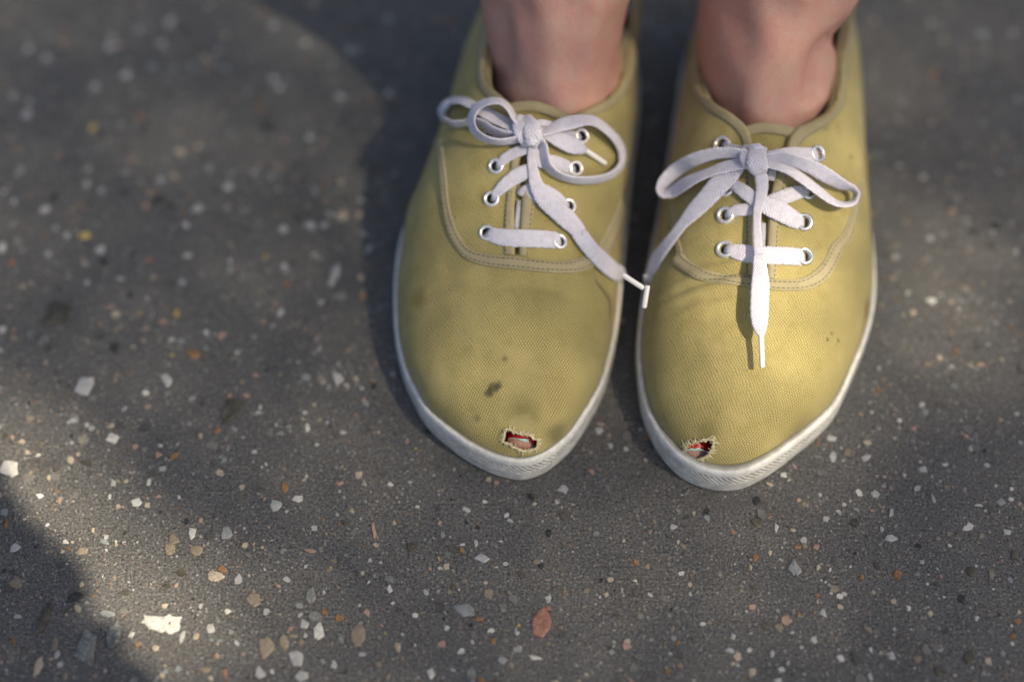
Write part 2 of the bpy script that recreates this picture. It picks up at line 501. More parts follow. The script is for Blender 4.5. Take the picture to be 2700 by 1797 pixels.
TR = {1: (1000, 0, 2.0907), 5: (0, 1150, 2.4229), 6: (0, 0, 2.24), 7: (700, 1250, 2.866), 8: (1900, 1100, 2.25), 0: (0, 0, 0.8726)}
TRACED = """
5 60 215 150 130 w;5 870 425 85 80 w;5 725 295 50 75 l;5 950 295 45 45 w;5 720 10 90 80 w;5 530 30 90 80 g;5 250 380 75 40 w;5 1445 615 85 100 b
5 1230 625 60 80 w;5 1110 660 80 95 t;5 1260 730 100 95 t;5 1375 890 110 80 c;5 1420 845 75 52 o;5 1525 915 60 80 l;5 1545 325 40 50 c;5 690 1130 100 45 b
5 240 1465 60 110 c;5 540 1370 210 290 g;5 730 1270 110 160 g;5 350 1320 45 80 t;5 370 1390 40 60 l;5 90 715 75 55 l;5 30 485 60 50 b;5 1310 1490 80 60 t
5 1440 1510 35 62 r;5 1660 1505 70 80 l;5 1350 1545 52 40 c;5 1165 1280 40 110 l;5 1250 1280 40 52 c;5 995 1350 42 40 c;5 520 945 42 46 c;5 840 1270 42 52 w
5 1345 1225 60 62 l;5 1450 1115 52 36 w;5 520 735 90 60 t;5 280 1170 80 200 d;5 85 1310 42 62 o;5 100 940 100 80 t;5 605 1530 52 42 t;5 45 560 36 62 o;5 1615 1050 130 120 t
5 800 995 80 36 d;5 150 1365 50 45 d;5 800 615 36 36 k;5 110 1150 55 30 l;5 1050 1080 52 36 c;5 420 670 52 36 w;5 400 735 42 30 c;5 310 265 36 40 c;5 1195 545 45 42 k;5 480 1020 110 80 k
5 1280 535 36 36 p;5 450 150 55 55 c;5 500 110 40 36 c;5 865 65 42 42 p;5 1010 115 50 42 p;5 1110 130 120 50 o;5 940 440 55 45 c;5 700 385 32 32 w;5 560 170 90 50 d
6 750 440 105 95 l;6 560 515 100 70 l;6 1005 130 80 75 l;6 815 180 80 70 b;6 1235 30 70 60 l;6 170 285 75 60 l;6 275 350 75 90 l;6 155 670 80 90 l
6 500 1395 112 72 y;6 600 1470 105 100 l;6 1060 895 100 72 c;6 2010 570 110 80 l;6 1830 1330 120 90 l;6 2010 1275 80 80 c;6 1675 1350 80 75 l;6 1095 1330 72 72 w
6 1165 1225 60 82 l;6 1105 1510 90 60 w;6 1350 1100 72 70 l;6 1830 815 65 65 l;6 2015 1070 62 60 c;6 1045 555 72 70 t;6 825 690 66 66 o;6 370 185 52 50 o
6 365 250 62 60 p;6 545 755 52 90 y;6 190 1155 90 46 t;6 265 1240 80 80 l;6 80 1190 50 72 l;6 175 600 52 52 l;6 80 570 56 70 l;6 740 1020 80 72 b
6 940 1180 95 55 k;6 860 740 62 60 k;6 1570 740 80 75 k;6 610 1540 100 60 k;6 320 1170 50 100 k;6 1850 15 140 55 c;6 2180 1470 60 100 l;6 865 1215 50 80 p
6 1680 830 52 72 p;6 2065 300 82 90 l;6 1620 150 72 66 l;6 1650 520 82 66 l;6 1700 480 72 60 b;6 395 1390 62 60 l;6 285 1500 60 62 l;6 15 1460 60 92 w
6 1205 345 70 62 c;6 900 395 60 70 b;6 660 220 90 66 b;6 300 205 60 60 b;6 1565 75 80 50 o;6 1210 420 66 72 t;6 955 255 80 66 l;6 1075 1265 42 50 r;6 885 1530 100 60 r
6 1745 1060 80 72 t;6 2125 1270 52 60 c;6 2130 1180 80 62 l;6 600 1130 72 70 l;6 120 1000 60 110 b;6 1915 1330 60 60 l;6 530 1210 30 60 k;6 1380 580 90 62 t;6 510 1090 50 80 l
7 1135 1063 56 56 w;7 1245 1498 72 80 w;7 2040 1385 130 36 w;7 2080 1130 150 230 r;7 1680 900 85 95 t;7 1610 1095 80 52 o;7 1705 1175 66 40 w
7 560 1085 80 72 o;7 405 1195 110 140 w;7 240 1390 145 165 l;7 290 1130 76 70 l;7 130 1265 100 125 t;7 995 1300 56 80 c;7 10 1310 150 160 t;7 700 1220 120 180 t
7 340 920 100 150 g;7 770 1045 62 60 p;7 935 865 52 72 w;7 1635 630 120 82 l;7 340 580 105 36 p;7 820 430 36 130 p;7 145 95 66 92 o;7 85 240 118 105 l
7 250 190 92 60 w;7 270 1530 120 90 l;7 610 1490 62 52 d;7 730 1362 62 34 l;7 1555 1510 90 110 g;7 1790 1400 82 66 b;7 1860 1440 52 56 t;7 1035 1207 32 32 w;7 2140 945 62 62 l
7 705 15 66 60 c;7 560 70 66 42 p;7 1145 245 52 42 w;7 1520 270 80 50 l;7 1820 310 52 40 w;7 2200 210 44 50 l;7 2250 115 100 62 l;7 1590 515 50 72 l;7 970 365 46 40 c
7 650 275 40 46 c;7 1310 635 36 42 y;7 960 973 36 32 w;7 440 1035 52 46 o;7 210 1220 90 40 t;7 300 1215 42 32 l;7 270 1270 62 52 t;7 50 1490 42 36 w;7 515 1440 50 72 l;7 1900 1195 56 52 l
7 1800 1010 120 90 g;7 2135 1010 60 36 r;7 1510 1020 220 110 b;7 1420 850 50 50 d;7 2140 440 50 62 k;7 1610 405 46 32 k;7 1520 365 36 36 k;7 440 890 40 36 l;7 1210 890 46 60 l;7 1305 880 50 40 b
8 435 895 80 110 b;8 580 885 40 52 c;8 1010 715 82 40 l;8 370 340 52 50 w;8 665 230 52 70 l;8 860 240 70 42 l;8 1200 310 62 52 l;8 655 125 62 46 l
8 915 450 56 46 l;8 1530 520 52 26 w;8 1720 485 40 26 w;8 1460 660 56 40 w;8 1700 680 56 40 l;8 1485 915 62 56 d;8 1605 930 40 70 t;8 455 770 62 26 o
8 575 1055 46 30 o;8 350 1240 70 46 t;8 185 1510 56 52 c;8 710 1425 52 46 w;8 890 1380 30 42 w;8 885 1535 46 60 l;8 950 1470 46 40 g;8 1515 1190 36 40 w
8 1115 1130 36 32 w;8 610 1160 52 60 l;8 290 800 32 42 c;8 175 890 26 52 c;8 345 1560 62 32 w;8 1475 1420 90 90 d;8 1300 1510 72 60 d;8 1735 1300 52 40 o
8 75 1300 42 52 l;8 430 670 52 30 c;8 330 650 36 70 l;8 210 830 42 46 o;8 955 660 36 42 l;8 1090 340 40 42 l;8 590 460 36 36 l;8 730 520 36 36 l;8 1260 480 30 62 l;8 755 210 52 46 t
8 265 1230 52 60 d;8 1170 1430 60 46 t;8 170 1380 32 26 w;8 305 1400 30 52 l;8 905 1035 30 28 c;8 1740 815 52 62 d;8 1195 860 36 32 l;8 1660 500 72 46 b;8 215 490 62 62 k;8 210 620 80 60 d
0 530 945 58 78 d;0 500 990 20 18 o;0 445 815 38 24 o;0 130 720 80 66 d;0 835 680 18 16 r;0 645 720 24 22 l;0 510 770 30 24 p;0 475 765 18 20 w;0 860 890 18 18 k
0 615 850 20 20 k;0 990 990 30 26 k;0 775 870 36 42 l;0 825 1090 22 20 c;0 785 495 34 28 c;0 455 480 28 28 l;0 525 430 30 26 l;0 860 1220 14 46 p;0 2143 693 25 20 w;0 1380 990 24 20 l
0 195 890 58 62 l;0 383 873 34 44 l;0 190 1010 32 30 t;0 770 627 30 52 l;0 2255 80 36 30 b;0 2120 930 18 16 l;0 1295 1125 28 20 l
0 390 1265 30 34 t;0 380 1350 34 24 d;0 20 1350 40 30 d;0 60 1235 24 20 d;0 2290 520 24 20 k;0 2340 230 20 20 l;0 2230 1210 22 18 w;0 2050 1180 20 22 l
"""
def ground_stone(g, P, key, h=None, rr=0.1):
    size = float(np.abs(P).max())
    V, F = chip_mesh(P, h if h is not None else min(0.0011, 0.00035 + size * 0.09), rr)
    o = mk('stone', np.array(V) + np.array([g[0], g[1], 0.0]), F, STONE[key], pave, smooth=False)
    return o
TAKEN = []
n_st = 0
for line in TRACED.strip().splitlines():
    for it in line.split(';'):
        it = it.split()
        if not it:
            continue
        ox, oy, s = TR[int(it[0])]
        x, y, ww, hh = (float(q) for q in it[1:5])
        px, py = ox + x / s, oy + y / s
        blur = 0.72 if (int(it[0]) == 6) else (0.92 if it[0] == '0' else 1.0)
        g, P = chip(px, py, ww / s * blur, hh / s * blur, random.uniform(-0.35, 0.35))
        ground_stone(g, P, it[5], rr=2 if it[5] in 'ytc' and random.random() < 0.5 else random.uniform(0.05, 0.14))
        TAKEN.append((g[0], g[1], float(np.abs(P).max())))
        n_st += 1
# the large pale chip at the lower left, and the bright ones traced point by point
BIG = [
    ('w', view(0, 1150, 2.4229)([(905, 1190), (930, 1140), (1000, 1148), (1040, 1153), (1085, 1132), (1130, 1152), (1168, 1150), (1155, 1185), (1150, 1238), (1085, 1262), (1020, 1252), (960, 1232)])),
    ('c', view(0, 1150, 2.4229)([(1325, 850), (1365, 872), (1400, 888), (1440, 890), (1425, 912), (1370, 932), (1340, 900)])),
]
for key, pts in BIG:
    W = np.array([ground(p[0], p[1])[:2] for p in pts])
    ctr = W.mean(0)
    ground_stone((ctr[0], ctr[1]), (W - ctr)[::-1], key, 0.0009)
    TAKEN.append((*ctr, 0.01))
    n_st += 1
gq = ground(1085 / 2.4229, 1150 + 1190 / 2.4229, 0.0011)
_, P = chip(448, 1641, 7, 7, 0)
mk('stone', np.array(chip_mesh(P, 0.0002)[0]) + np.array([gq[0], gq[1], 0.0009]), chip_mesh(P, 0.0002)[1], STONE['k'], pave, smooth=False)
n_st += 1
TK = np.array(TAKEN)
KEYS = 'wwllllbbbcctttyoorppkkgdd'
while n_st < 300:
    px, py = random.uniform(0, 2700), random.uniform(0, 1797)
    if 1010 < px < 2340 and py < 1320:
        continue
    s = random.uniform(18, 34)
    g, P = chip(px, py, s, s * random.uniform(0.6, 1.1), random.uniform(-1.5, 1.5))
    if (np.hypot(TK[:, 0] - g[0], TK[:, 1] - g[1]) < TK[:, 2] * 1.2 + 0.003).any():
        continue
    ground_stone(g, P, random.choice('llbbtttcdgkp'))
    n_st += 1

# everything smaller: one mesh of real chips
def grit():
    keys = list(STONE)
    wts = {'w': 6, 'l': 15, 'b': 14, 'c': 10, 't': 16, 'y': 2, 'o': 5, 'r': 2, 'p': 7, 'k': 12, 'g': 8, 'd': 9, 'm': 26, 'n': 22}
    pw = np.array([wts[k] for k in keys], float)
    pw /= pw.sum()
    V, F, MI = [], [], []
    pale = [keys.index(k) for k in 'llllbbbbcccttttwppomg']
    for i in range(31500):
        x, y = rng.uniform(-0.42, 0.42), rng.uniform(-0.22, 0.42)
        r = 0.00042 * (1 - rng.random()) ** -0.42
        r = min(r, 0.0026)
        if i >= 24000:
            r = 0.0006 + 0.0015 * rng.random() ** 2.4
        if (np.hypot(TK[:, 0] - x, TK[:, 1] - y) < TK[:, 2] * 0.95 + r * 0.5).any():
            continue
        n = int(rng.integers(5, 8))
        t = rng.random() * 6.28 + (np.arange(n) + rng.uniform(-0.3, 0.3, n)) * 2 * math.pi / n
        asp, a = rng.uniform(0.5, 1.0), rng.random() * 3.14
        k = r * rng.uniform(0.7, 1.1, n)
        X, Y = k * np.cos(t), k * asp * np.sin(t)
        Xr, Yr = X * math.cos(a) - Y * math.sin(a) + x, X * math.sin(a) + Y * math.cos(a) + y
        h = 0.0001 + r * 0.16
        b = len(V)
        V += [(Xr[j], Yr[j], -0.0003) for j in range(n)]
        V += [(x + (Xr[j] - x) * 0.84, y + (Yr[j] - y) * 0.84, h) for j in range(n)]
        mi = int(rng.choice(len(keys), p=pw)) if i < 24000 else pale[int(rng.integers(len(pale)))]
        if i < 24000 and keys[mi] in 'mng' and rng.random() < 0.35:
            gx = min(rng.uniform(1.5, 3.2), 0.0034 / r)
            for q_ in range(b, len(V)):
                V[q_] = (x + (V[q_][0] - x) * gx, y + (V[q_][1] - y) * gx, V[q_][2] * 1.3)
        for j in range(n):
            q = (j + 1) % n
            F.append((b + j, b + q, b + n + q, b + n + j))
            MI.append(mi)
        F.append(tuple(b + n + j for j in range(n)))
        MI.append(mi)
    o = mk('grit', V, F, [STONE[k] for k in keys], pave, smooth=False, mi=MI)
    o['kind'] = 'stuff'
grit()

# ------------------------------------------------------------------ shoes
class Shoe:
    pass

def build_surface(left, right, crown, zprof, ns=320, nt=240, bumps=()):
    """lofted last: cross sections at constant y between the two outline chains"""
    Lc, Rc = catmull(left, 8), catmull(right, 8)
    y0, y1 = Lc[0, 1], Lc[-1, 1]
    def mono(Ch):
        Ch = Ch[np.r_[True, np.diff(np.maximum.accumulate(Ch[:, 1])) > 1e-7]]
        return Ch
    Lc, Rc = mono(Lc), mono(Rc)
    s = np.linspace(0, 1, ns)
    s = np.where(s < 0.5, 0.5 * (s / 0.5) ** 1.7, 1 - 0.5 * ((1 - s) / 0.5) ** 1.45)
    Y = y0 + (y1 - y0) * (0.0006 + 0.9988 * s)
    xl, xr = np.interp(Y, Lc[:, 1], Lc[:, 0]), np.interp(Y, Rc[:, 1], Rc[:, 0])
    d = Y - y0
    zp = catmull(zprof, 10)
    zt = np.interp(d, zp[:, 0], zp[:, 1])
    cr = np.interp(d, [c[0] for c in crown], [c[1] for c in crown])
    a = np.linspace(0, math.pi, nt)
    ca, sa = -np.cos(a), np.sin(a)
    z0 = (0.0135 * (0.74 + 0.26 * np.exp(-(d / 0.045) ** 2)))[:, None]
    xc, hw = (xl + xr) / 2, (xr - xl) / 2
    e2 = np.interp(d, [0, 0.03, 0.09, 0.14, 0.25], [0.70, 0.70, 0.86, 0.82, 0.75])
    X = xc[:, None] + hw[:, None] * ca[None, :] + cr[:, None] * sa[None, :] ** 1.5
    Z = z0 + (zt[:, None] - z0) * sa[None, :] ** e2[:, None]
    YY = np.repeat(Y[:, None], nt, 1)
    V = np.stack([X, YY, Z], 2)
    for (bx, by, sx, sy, amp, rot) in bumps:
        dx, dy = X - bx, YY - by
        u, v = dx * math.cos(rot) + dy * math.sin(rot), -dx * math.sin(rot) + dy * math.cos(rot)
        V[:, :, 2] += amp * np.exp(-(u / sx) ** 2 - (v / sy) ** 2) * sa[None, :] ** 0.6
    # the cloth is never quite taut
    und = 0.00018 * np.sin(X * 310 + YY * 90 + 1.3) * np.sin(YY * 260 - X * 70) + 0.00009 * np.sin(X * 620 - YY * 410) * np.sin(YY * 530 + X * 150 + 0.7)
    V[:, :, 2] += und * np.clip((sa[None, :] - 0.25) * 2, 0, 1) * np.clip(d / 0.02, 0, 1)[:, None]
    # arc-length uv
    du = np.linalg.norm(np.diff(V, axis=1), axis=2)
    U = np.concatenate([np.zeros((ns, 1)), np.cumsum(du, 1)], 1)
    U -= U[:, nt // 2][:, None]
    dv = np.linalg.norm(np.diff(V[:, nt // 2], axis=0), axis=1)
    vv = np.r_[0, np.cumsum(dv)]
    UVs = np.stack([U, np.repeat(vv[:, None], nt, 1) + 0.06 * (U ** 2) / 0.05], 2)
    S = Shoe()
    S.ns, S.nt = ns, nt
    S.V = V.reshape(-1, 3)
    S.UV = UVs.reshape(-1, 2)
    S.F = np.array(grid_faces(ns, nt))
    Vt = S.V
    e1 = Vt[S.F[:, 2]] - Vt[S.F[:, 0]]
    e2_ = Vt[S.F[:, 3]] - Vt[S.F[:, 1]]
    n = np.cross(e1, e2_)
    n /= np.maximum(np.linalg.norm(n, axis=1), 1e-12)[:, None]
    cen = Vt[S.F].mean(1)
    if (n[:, 2].mean()) < 0:
        S.F = S.F[:, ::-1]
        n = -n
    S.FN, S.FC = n, cen
    S.facing = (n * (CAM - cen)).sum(1) > 0
    S.FP = project(cen)
    VN = np.zeros_like(Vt)
    for k in range(4):
        np.add.at(VN, S.F[:, k], n)
    S.VN = VN / np.maximum(np.linalg.norm(VN, axis=1), 1e-12)[:, None]
    S.VP = project(Vt)
    S.bvh = BVHTree.FromPolygons(Vt.tolist(), S.F.tolist())
    # closed outline at the foot of the upper
    S.outline = np.vstack([Lc[::-1], Rc[1:-1]])[:, :2]
    return S

def hit(S, px, py):
    d = ray(px, py)
    loc, nrm, idx, dist = S.bvh.ray_cast(Vector(CAM), Vector(d))
    if loc is None:
        return None
    return np.array(loc), S.VN[S.F[idx]].mean(0), dist

def patch(S, keep, off, snap=(), snap_px=9.0):
    """sub-mesh of the last: faces in keep, pushed off along the normals; ragged borders snapped to the cut lines"""
    F = S.F[keep]
    used, inv = np.unique(F, return_inverse=True)
    F = inv.reshape(F.shape)
    V, N, UVp, PX = S.V[used].copy(), S.VN[used].copy(), S.UV[used].copy(), S.VP[used]
    ed = np.sort(np.concatenate([F[:, [0, 1]], F[:, [1, 2]], F[:, [2, 3]], F[:, [3, 0]]]), axis=1)
    uq, cnt = np.unique(ed, axis=0, return_counts=True)
    bv = np.unique(uq[cnt == 1])
    for i in bv:
        best = None
        for poly in snap:
            q, dd = nearest_on(poly, PX[i])
            if dd < snap_px and (best is None or dd < best[1]):
                best = (q, dd)
        if best is not None:
            h = hit(S, *best[0])
            if h is not None and np.linalg.norm(h[0] - V[i]) < 0.006:
                V[i], N[i] = h[0], h[1]
    o = off(V) if callable(off) else off
    return V + N * (o if np.isscalar(o) else o[:, None]), F, UVp

def fill_dist(S, pts, offs):
    ds, ok = [], []
    for p, o in zip(pts, offs):
        h = hit(S, p[0], p[1])
        ok.append(h is not None)
        ds.append(h[2] - o if h is not None else 0.0)
    ds, ok = np.array(ds), np.array(ok)
    idx = np.arange(len(ds))
    ds[~ok] = np.interp(idx[~ok], idx[ok], ds[ok])
    return ds, ok

SEC = [(-.5, 0), (-.46, .30), (-.36, .46), (-.18, .5), (0, .46), (.18, .5), (.36, .46), (.46, .30), (.5, 0), (.46, -.30), (.36, -.46), (0, -.5), (-.36, -.46), (-.46, -.30)]
def ribbon(S, keys, hug=True, th=0.0012, full=None, sign=1.0, nseg=14, tilt=0.0):
    """woven flat lace through photo points (px, py, width px, lift mm) -> verts, faces, uv"""
    K = np.array([(k[0], k[1], k[2], k[3]) for k in keys], float)
    if hug:
        D = catmull(K, nseg)
        ds, ok = fill_dist(S, D[:, :2], D[:, 3] * 1e-3)
        for _ in range(3):
            ds[1:-1] = (ds[:-2] + ds[1:-1] * 2 + ds[2:]) / 4
    else:
        ds0, ok = fill_dist(S, K[:, :2], K[:, 3] * 1e-3)
        if not ok.all() and ok.any():
            pass
        D = catmull(np.c_[K, ds0], nseg)
        ds = D[:, 4]
    C = np.array([CAM + ray(p[0], p[1]) * d for p, d in zip(D, ds)])
    # even spacing
    s = np.r_[0, np.cumsum(np.linalg.norm(np.diff(C, axis=0), axis=1))]
    n = max(8, int(s[-1] / 0.00033))
    t = np.linspace(0, s[-1], n)
    C = np.stack([np.interp(t, s, C[:, k]) for k in range(3)], 1)
    W = np.interp(t, s, D[:, 2] * ds / FPX)
    T = np.gradient(C, axis=0)
    T /= np.maximum(np.linalg.norm(T, axis=1), 1e-12)[:, None]
    V, UVr = [], []
    m = len(SEC)
    ph = rng.random() * 6
    for i in range(n):
        vdir = CAM - C[i]
        vdir /= np.linalg.norm(vdir)
        nb = vdir
        if hug:
            q = S.bvh.find_nearest(Vector(C[i]))
            if q[0] is not None:
                nb = np.array(q[1])
                if nb @ vdir < 0.2:
                    nb = vdir
                nb = nb * 0.6 + vdir * 0.4
        side = np.cross(T[i], nb)
        side /= max(np.linalg.norm(side), 1e-9)
        nn = np.cross(side, T[i])
        wv = W[i]
        if full:
            wf = full
            c = min(1.0, max(0.05, (wv - th * 0.6) / wf))
            tau = sign * math.acos(c)
        else:
            wf, tau = wv, tilt
        wob = 1 + 0.035 * math.sin(2 * math.pi * t[i] / 0.00135 + ph) + 0.02 * math.sin(t[i] * 1900 + ph)
        ct, st = math.cos(tau), math.sin(tau)
        a_ = side * ct + nn * st
        b_ = nn * ct - side * st
        for (x, z) in SEC:
            V.append(C[i] + a_ * x * wf * wob + b_ * z * th)
            UVr.append((t[i], x + 0.5))
    F = grid_faces(n, m, True)
    F.append(tuple(range(m)))
    F.append(tuple((n - 1) * m + j for j in reversed(range(m))))
    return np.array(V), F, np.array(UVr)

def merge(parts):
    V, F, U, b = [], [], [], 0
    for v, f, u in parts:
        V.append(v)
        U.append(u)
        F += [tuple(i + b for i in q) for q in f]
        b += len(v)
    return np.vstack(V), F, np.vstack(U)

def strip(S, A, B, prof, n=120, push=None):
    """tape between two photo lines, raised off the canvas by prof(fraction across)"""
    A, B = resample(catmull(np.array(A)[:, :2], 10), n), resample(catmull(np.array(B)[:, :2], 10), n)
    fr = [p[0] for p in prof]
    V, U = np.zeros((n, len(fr), 3)), np.zeros((n, len(fr), 2))
    last = [None] * len(fr)
    run = 0.0
    for i in range(n):
        if i:
            run += np.linalg.norm((A[i] + B[i]) / 2 - (A[i - 1] + B[i - 1]) / 2) * 0.86 / FPX
        for j, f in enumerate(fr):
            p = A[i] * (1 - f) + B[i] * f
            h = hit(S, *p)
            if h is not None:
                if last[j] is None or abs(h[2] - last[j][2]) < 0.012:
                    last[j] = (h[0], h[1], h[2])
                    V[i, j] = h[0] + h[1] * prof[j][1]
                else:
                    V[i, j] = CAM + ray(*p) * last[j][2] + last[j][1] * prof[j][1]
            elif last[j] is not None:
                V[i, j] = CAM + ray(*p) * last[j][2] + last[j][1] * prof[j][1]
            else:
                V[i, j] = np.nan
            U[i, j] = (run, f * 0.005)
    bad = np.isnan(V[:, :, 0])
    for j in range(len(fr)):
        g = np.where(~bad[:, j])[0]
        for i in np.where(bad[:, j])[0]:
            k = g[np.argmin(abs(g - i))]
            p = A[i] * (1 - fr[j]) + B[i] * fr[j]
            dk = np.linalg.norm(V[k, j] - CAM)
            V[i, j] = CAM + ray(*p) * dk
    for _ in range(2):
        V[1:-1] = (V[:-2] + 2 * V[1:-1] + V[2:]) / 4
    return V.reshape(-1, 3), grid_faces(n, len(fr)), U.reshape(-1, 2), (A, B, V)

TAPE = [(0, -0.0006), (0.04, 0.0009), (0.14, 0.0013), (0.3, 0.00125), (0.5, 0.0013), (0.7, 0.00125), (0.86, 0.0013), (0.96, 0.0009), (1, -0.0006)]
def stitches(strips, fracs, prof):
    """short dark stitches sunk along tapes, as small raised dashes"""
    V, F = [], []
    for st in strips:
        G = st[3][2]
        n, m = G.shape[:2]
        fr = [p[0] for p in prof]
        for f in fracs:
            L = np.stack([[np.interp(f, fr, G[i, :, k]) for k in range(3)] for i in range(n)])
            s = np.r_[0, np.cumsum(np.linalg.norm(np.diff(L, axis=0), axis=1))]
            q = 0.0005
            while q < s[-1] - 0.0016:
                a, b = q, q + 0.0015
                P = np.array([[np.interp(t, s, L[:, k]) for k in range(3)] for t in (a, (a + b) / 2, b)])
                q += 0.0021
                tdir = P[2] - P[0]
                tdir /= max(np.linalg.norm(tdir), 1e-9)
                up = CAM - P[1]
                up /= np.linalg.norm(up)
                sd = np.cross(tdir, up)
                base = len(V)
                for k, (wd, hh) in enumerate(((0.00012, 0.0001), (0.00022, 0.00032), (0.00012, 0.0001))):
                    V += [P[k] - sd * wd, P[k] + up * hh, P[k] + sd * wd]
                for k in range(2):
                    for j in range(2):
                        F.append((base + k * 3 + j, base + k * 3 + j + 1, base + k * 3 + j + 4, base + k * 3 + j + 3))
    return V, F

def lathe_at(c, n, prof, seg=28, axis=None):
    n = n / np.linalg.norm(n)
    a = np.cross(n, [0, 1, 0.1])
    a /= np.linalg.norm(a)
    b = np.cross(n, a)
    V = [c + (a * math.cos(t) + b * math.sin(t)) * r + n * h for r, h in prof for t in np.linspace(0, 2 * math.pi, seg, endpoint=False)]
    F = grid_faces(len(prof), seg, True)
    return np.array(V), F

EYE = [(0.0019, -0.0022), (0.00195, 0.0004), (0.0022, 0.0010), (0.0027, 0.00125), (0.0032, 0.0010), (0.0035, 0.0004), (0.0036, -0.0002)]

def tube(P, r, seg=10, cap=True):
    P = np.asarray(P, float)
    T = np.gradient(P, axis=0)
    V = []
    ref = np.array([0.3, 0.2, 1.0])
    for i in range(len(P)):
        t = T[i] / np.linalg.norm(T[i])
        a = np.cross(t, ref)
        a /= np.linalg.norm(a)
        b = np.cross(t, a)
        rr = r[i] if hasattr(r, '__len__') else r
        V += [P[i] + (a * math.cos(q) + b * math.sin(q)) * rr for q in np.linspace(0, 2 * math.pi, seg, endpoint=False)]
    F = grid_faces(len(P), seg, True)
    if cap:
        F.append(tuple(range(seg)))
        F.append(tuple((len(P) - 1) * seg + j for j in reversed(range(seg))))
    return np.array(V), F

def aglet(S, a, b, da, db, parent, r=0.00105):
    """plastic tip between two photo points at given distances from the lens"""
    A, B = CAM + ray(*a) * da, CAM + ray(*b) * db
    t = [0, 0.03, 0.08, 0.5, 0.92, 0.975, 1.0]
    rr = [r * 0.9, r * 1.05, r, r, r, r * 0.92, r * 0.6]
    V, F = tube([A + (B - A) * q for q in t], rr, 14)
    return mk('aglet', V, F, M_AGLET, parent)

def fray(S, poly, n, parent, inward=0.12):
    """loose cotton threads round a torn hole"""
    poly = np.asarray(poly)[:, :2]
    per = np.vstack([poly, poly[:1]])
    L = resample(per, n)
    ctr = poly.mean(0)
    V, F = [], []
    for i in range(n):
        p = L[i] + rng.normal(0, 1.4, 2)
        out = p - ctr
        out /= max(np.linalg.norm(out), 1e-6)
        h = hit(S, *p)
        if h is None:
            continue
        ln = rng.uniform(2.5, 7) * (1.5 if rng.random() < 0.15 else 1)
        dirn = out * (rng.uniform(0.3, 1.0) if rng.random() > inward else -0.5) + rng.normal(0, 0.62, 2)
        side_ = np.array([-dirn[1], dirn[0]]) * rng.normal(0, 0.5)
        lift = rng.uniform(0.0001, 0.0011)
        pts = []
        for k, t in enumerate(np.linspace(0, 1, 5)):
            q = p + dirn * ln * t + side_ * ln * t * t + rng.normal(0, 0.4, 2) * (k > 0)
            hh = hit(S, *q) or h
            pts.append(CAM + ray(*q) * (hh[2] - 0.0006 - lift * math.sin(math.pi * min(1, t * 0.8 + 0.15))))
        v, f = tube(pts, [0.00018, 0.00020, 0.00018, 0.00014, 0.00007], 4)
        b = len(V)
        V += v.tolist()
        F += [tuple(x + b for x in q) for q in f]
    o = mk('frayed_threads', V, F, M_FRAY, parent)
    o['kind'] = 'stuff'
    return o

def sole(S, parent, extra=0.0003):
    O = S.outline
    n = 420
    O = resample(np.vstack([O, O[:1]]), n + 1)[:-1]
    for _ in range(6):
        O = (np.roll(O, 1, 0) + 2 * O + np.roll(O, -1, 0)) / 4
    T = np.roll(O, -1, 0) - np.roll(O, 1, 0)
    T /= np.linalg.norm(T, axis=1)[:, None]
    N = np.stack([T[:, 1], -T[:, 0]], 1)
    ctr = O.mean(0)
    if ((O - ctr) * N).sum() < 0:
        N = -N
    y0 = O[:, 1].min()
    toe = np.clip(1 - (O[:, 1] - y0) / 0.05, 0, 1)
    s = np.r_[0, np.cumsum(np.linalg.norm(np.diff(O, axis=0), axis=1))]
    prof = [(-0.010, 0.0003, 0), (0.0000, 0.0002, 0.0002), (0.0014, 0.0006, 0.0008), (0.0019, 0.0022, 0.0022), (0.0021, 0.0036, 0.0036), (0.0021, 0.0075, 0.0075), (0.0021, 0.0110, 0.0110),
            (0.0020, 0.0136, 0.0136), (0.0018, 0.0150, 0.0150), (0.0012, 0.0159, 0.0159), (0.0005, 0.0161, 0.0166), (-0.0003, 0.0158, 0.0172), (-0.0006, 0.0146, 0.018), (-0.003, 0.012, 0.02)]
    V, U = [], []
    wav = 0.00018 * np.sin(s * 190) + 0.00012 * np.sin(s * 71 + 1)
    for (o, z, uvv) in prof:
        hf = 0.74 + 0.26 * np.exp(-((O[:, 1] - y0) / 0.045) ** 2)
        zz = z * hf + (toe * 0.0012 if z > 0.012 else 0) + (wav if z > 0.010 else 0)
        P = O + N * (o + (toe * extra if o > 0 else toe * 0))[:, None]
        zz = np.broadcast_to(zz, (n,))
        V.append(np.c_[P, zz])
        U.append(np.c_[s, np.full(n, uvv)])
    k = len(prof)
    F = grid_faces(k, n, True)
    F.append(tuple(range(n)))
    return mk('rubber_sole', np.vstack(V), F, M_RUB, parent, uv=np.vstack(U))

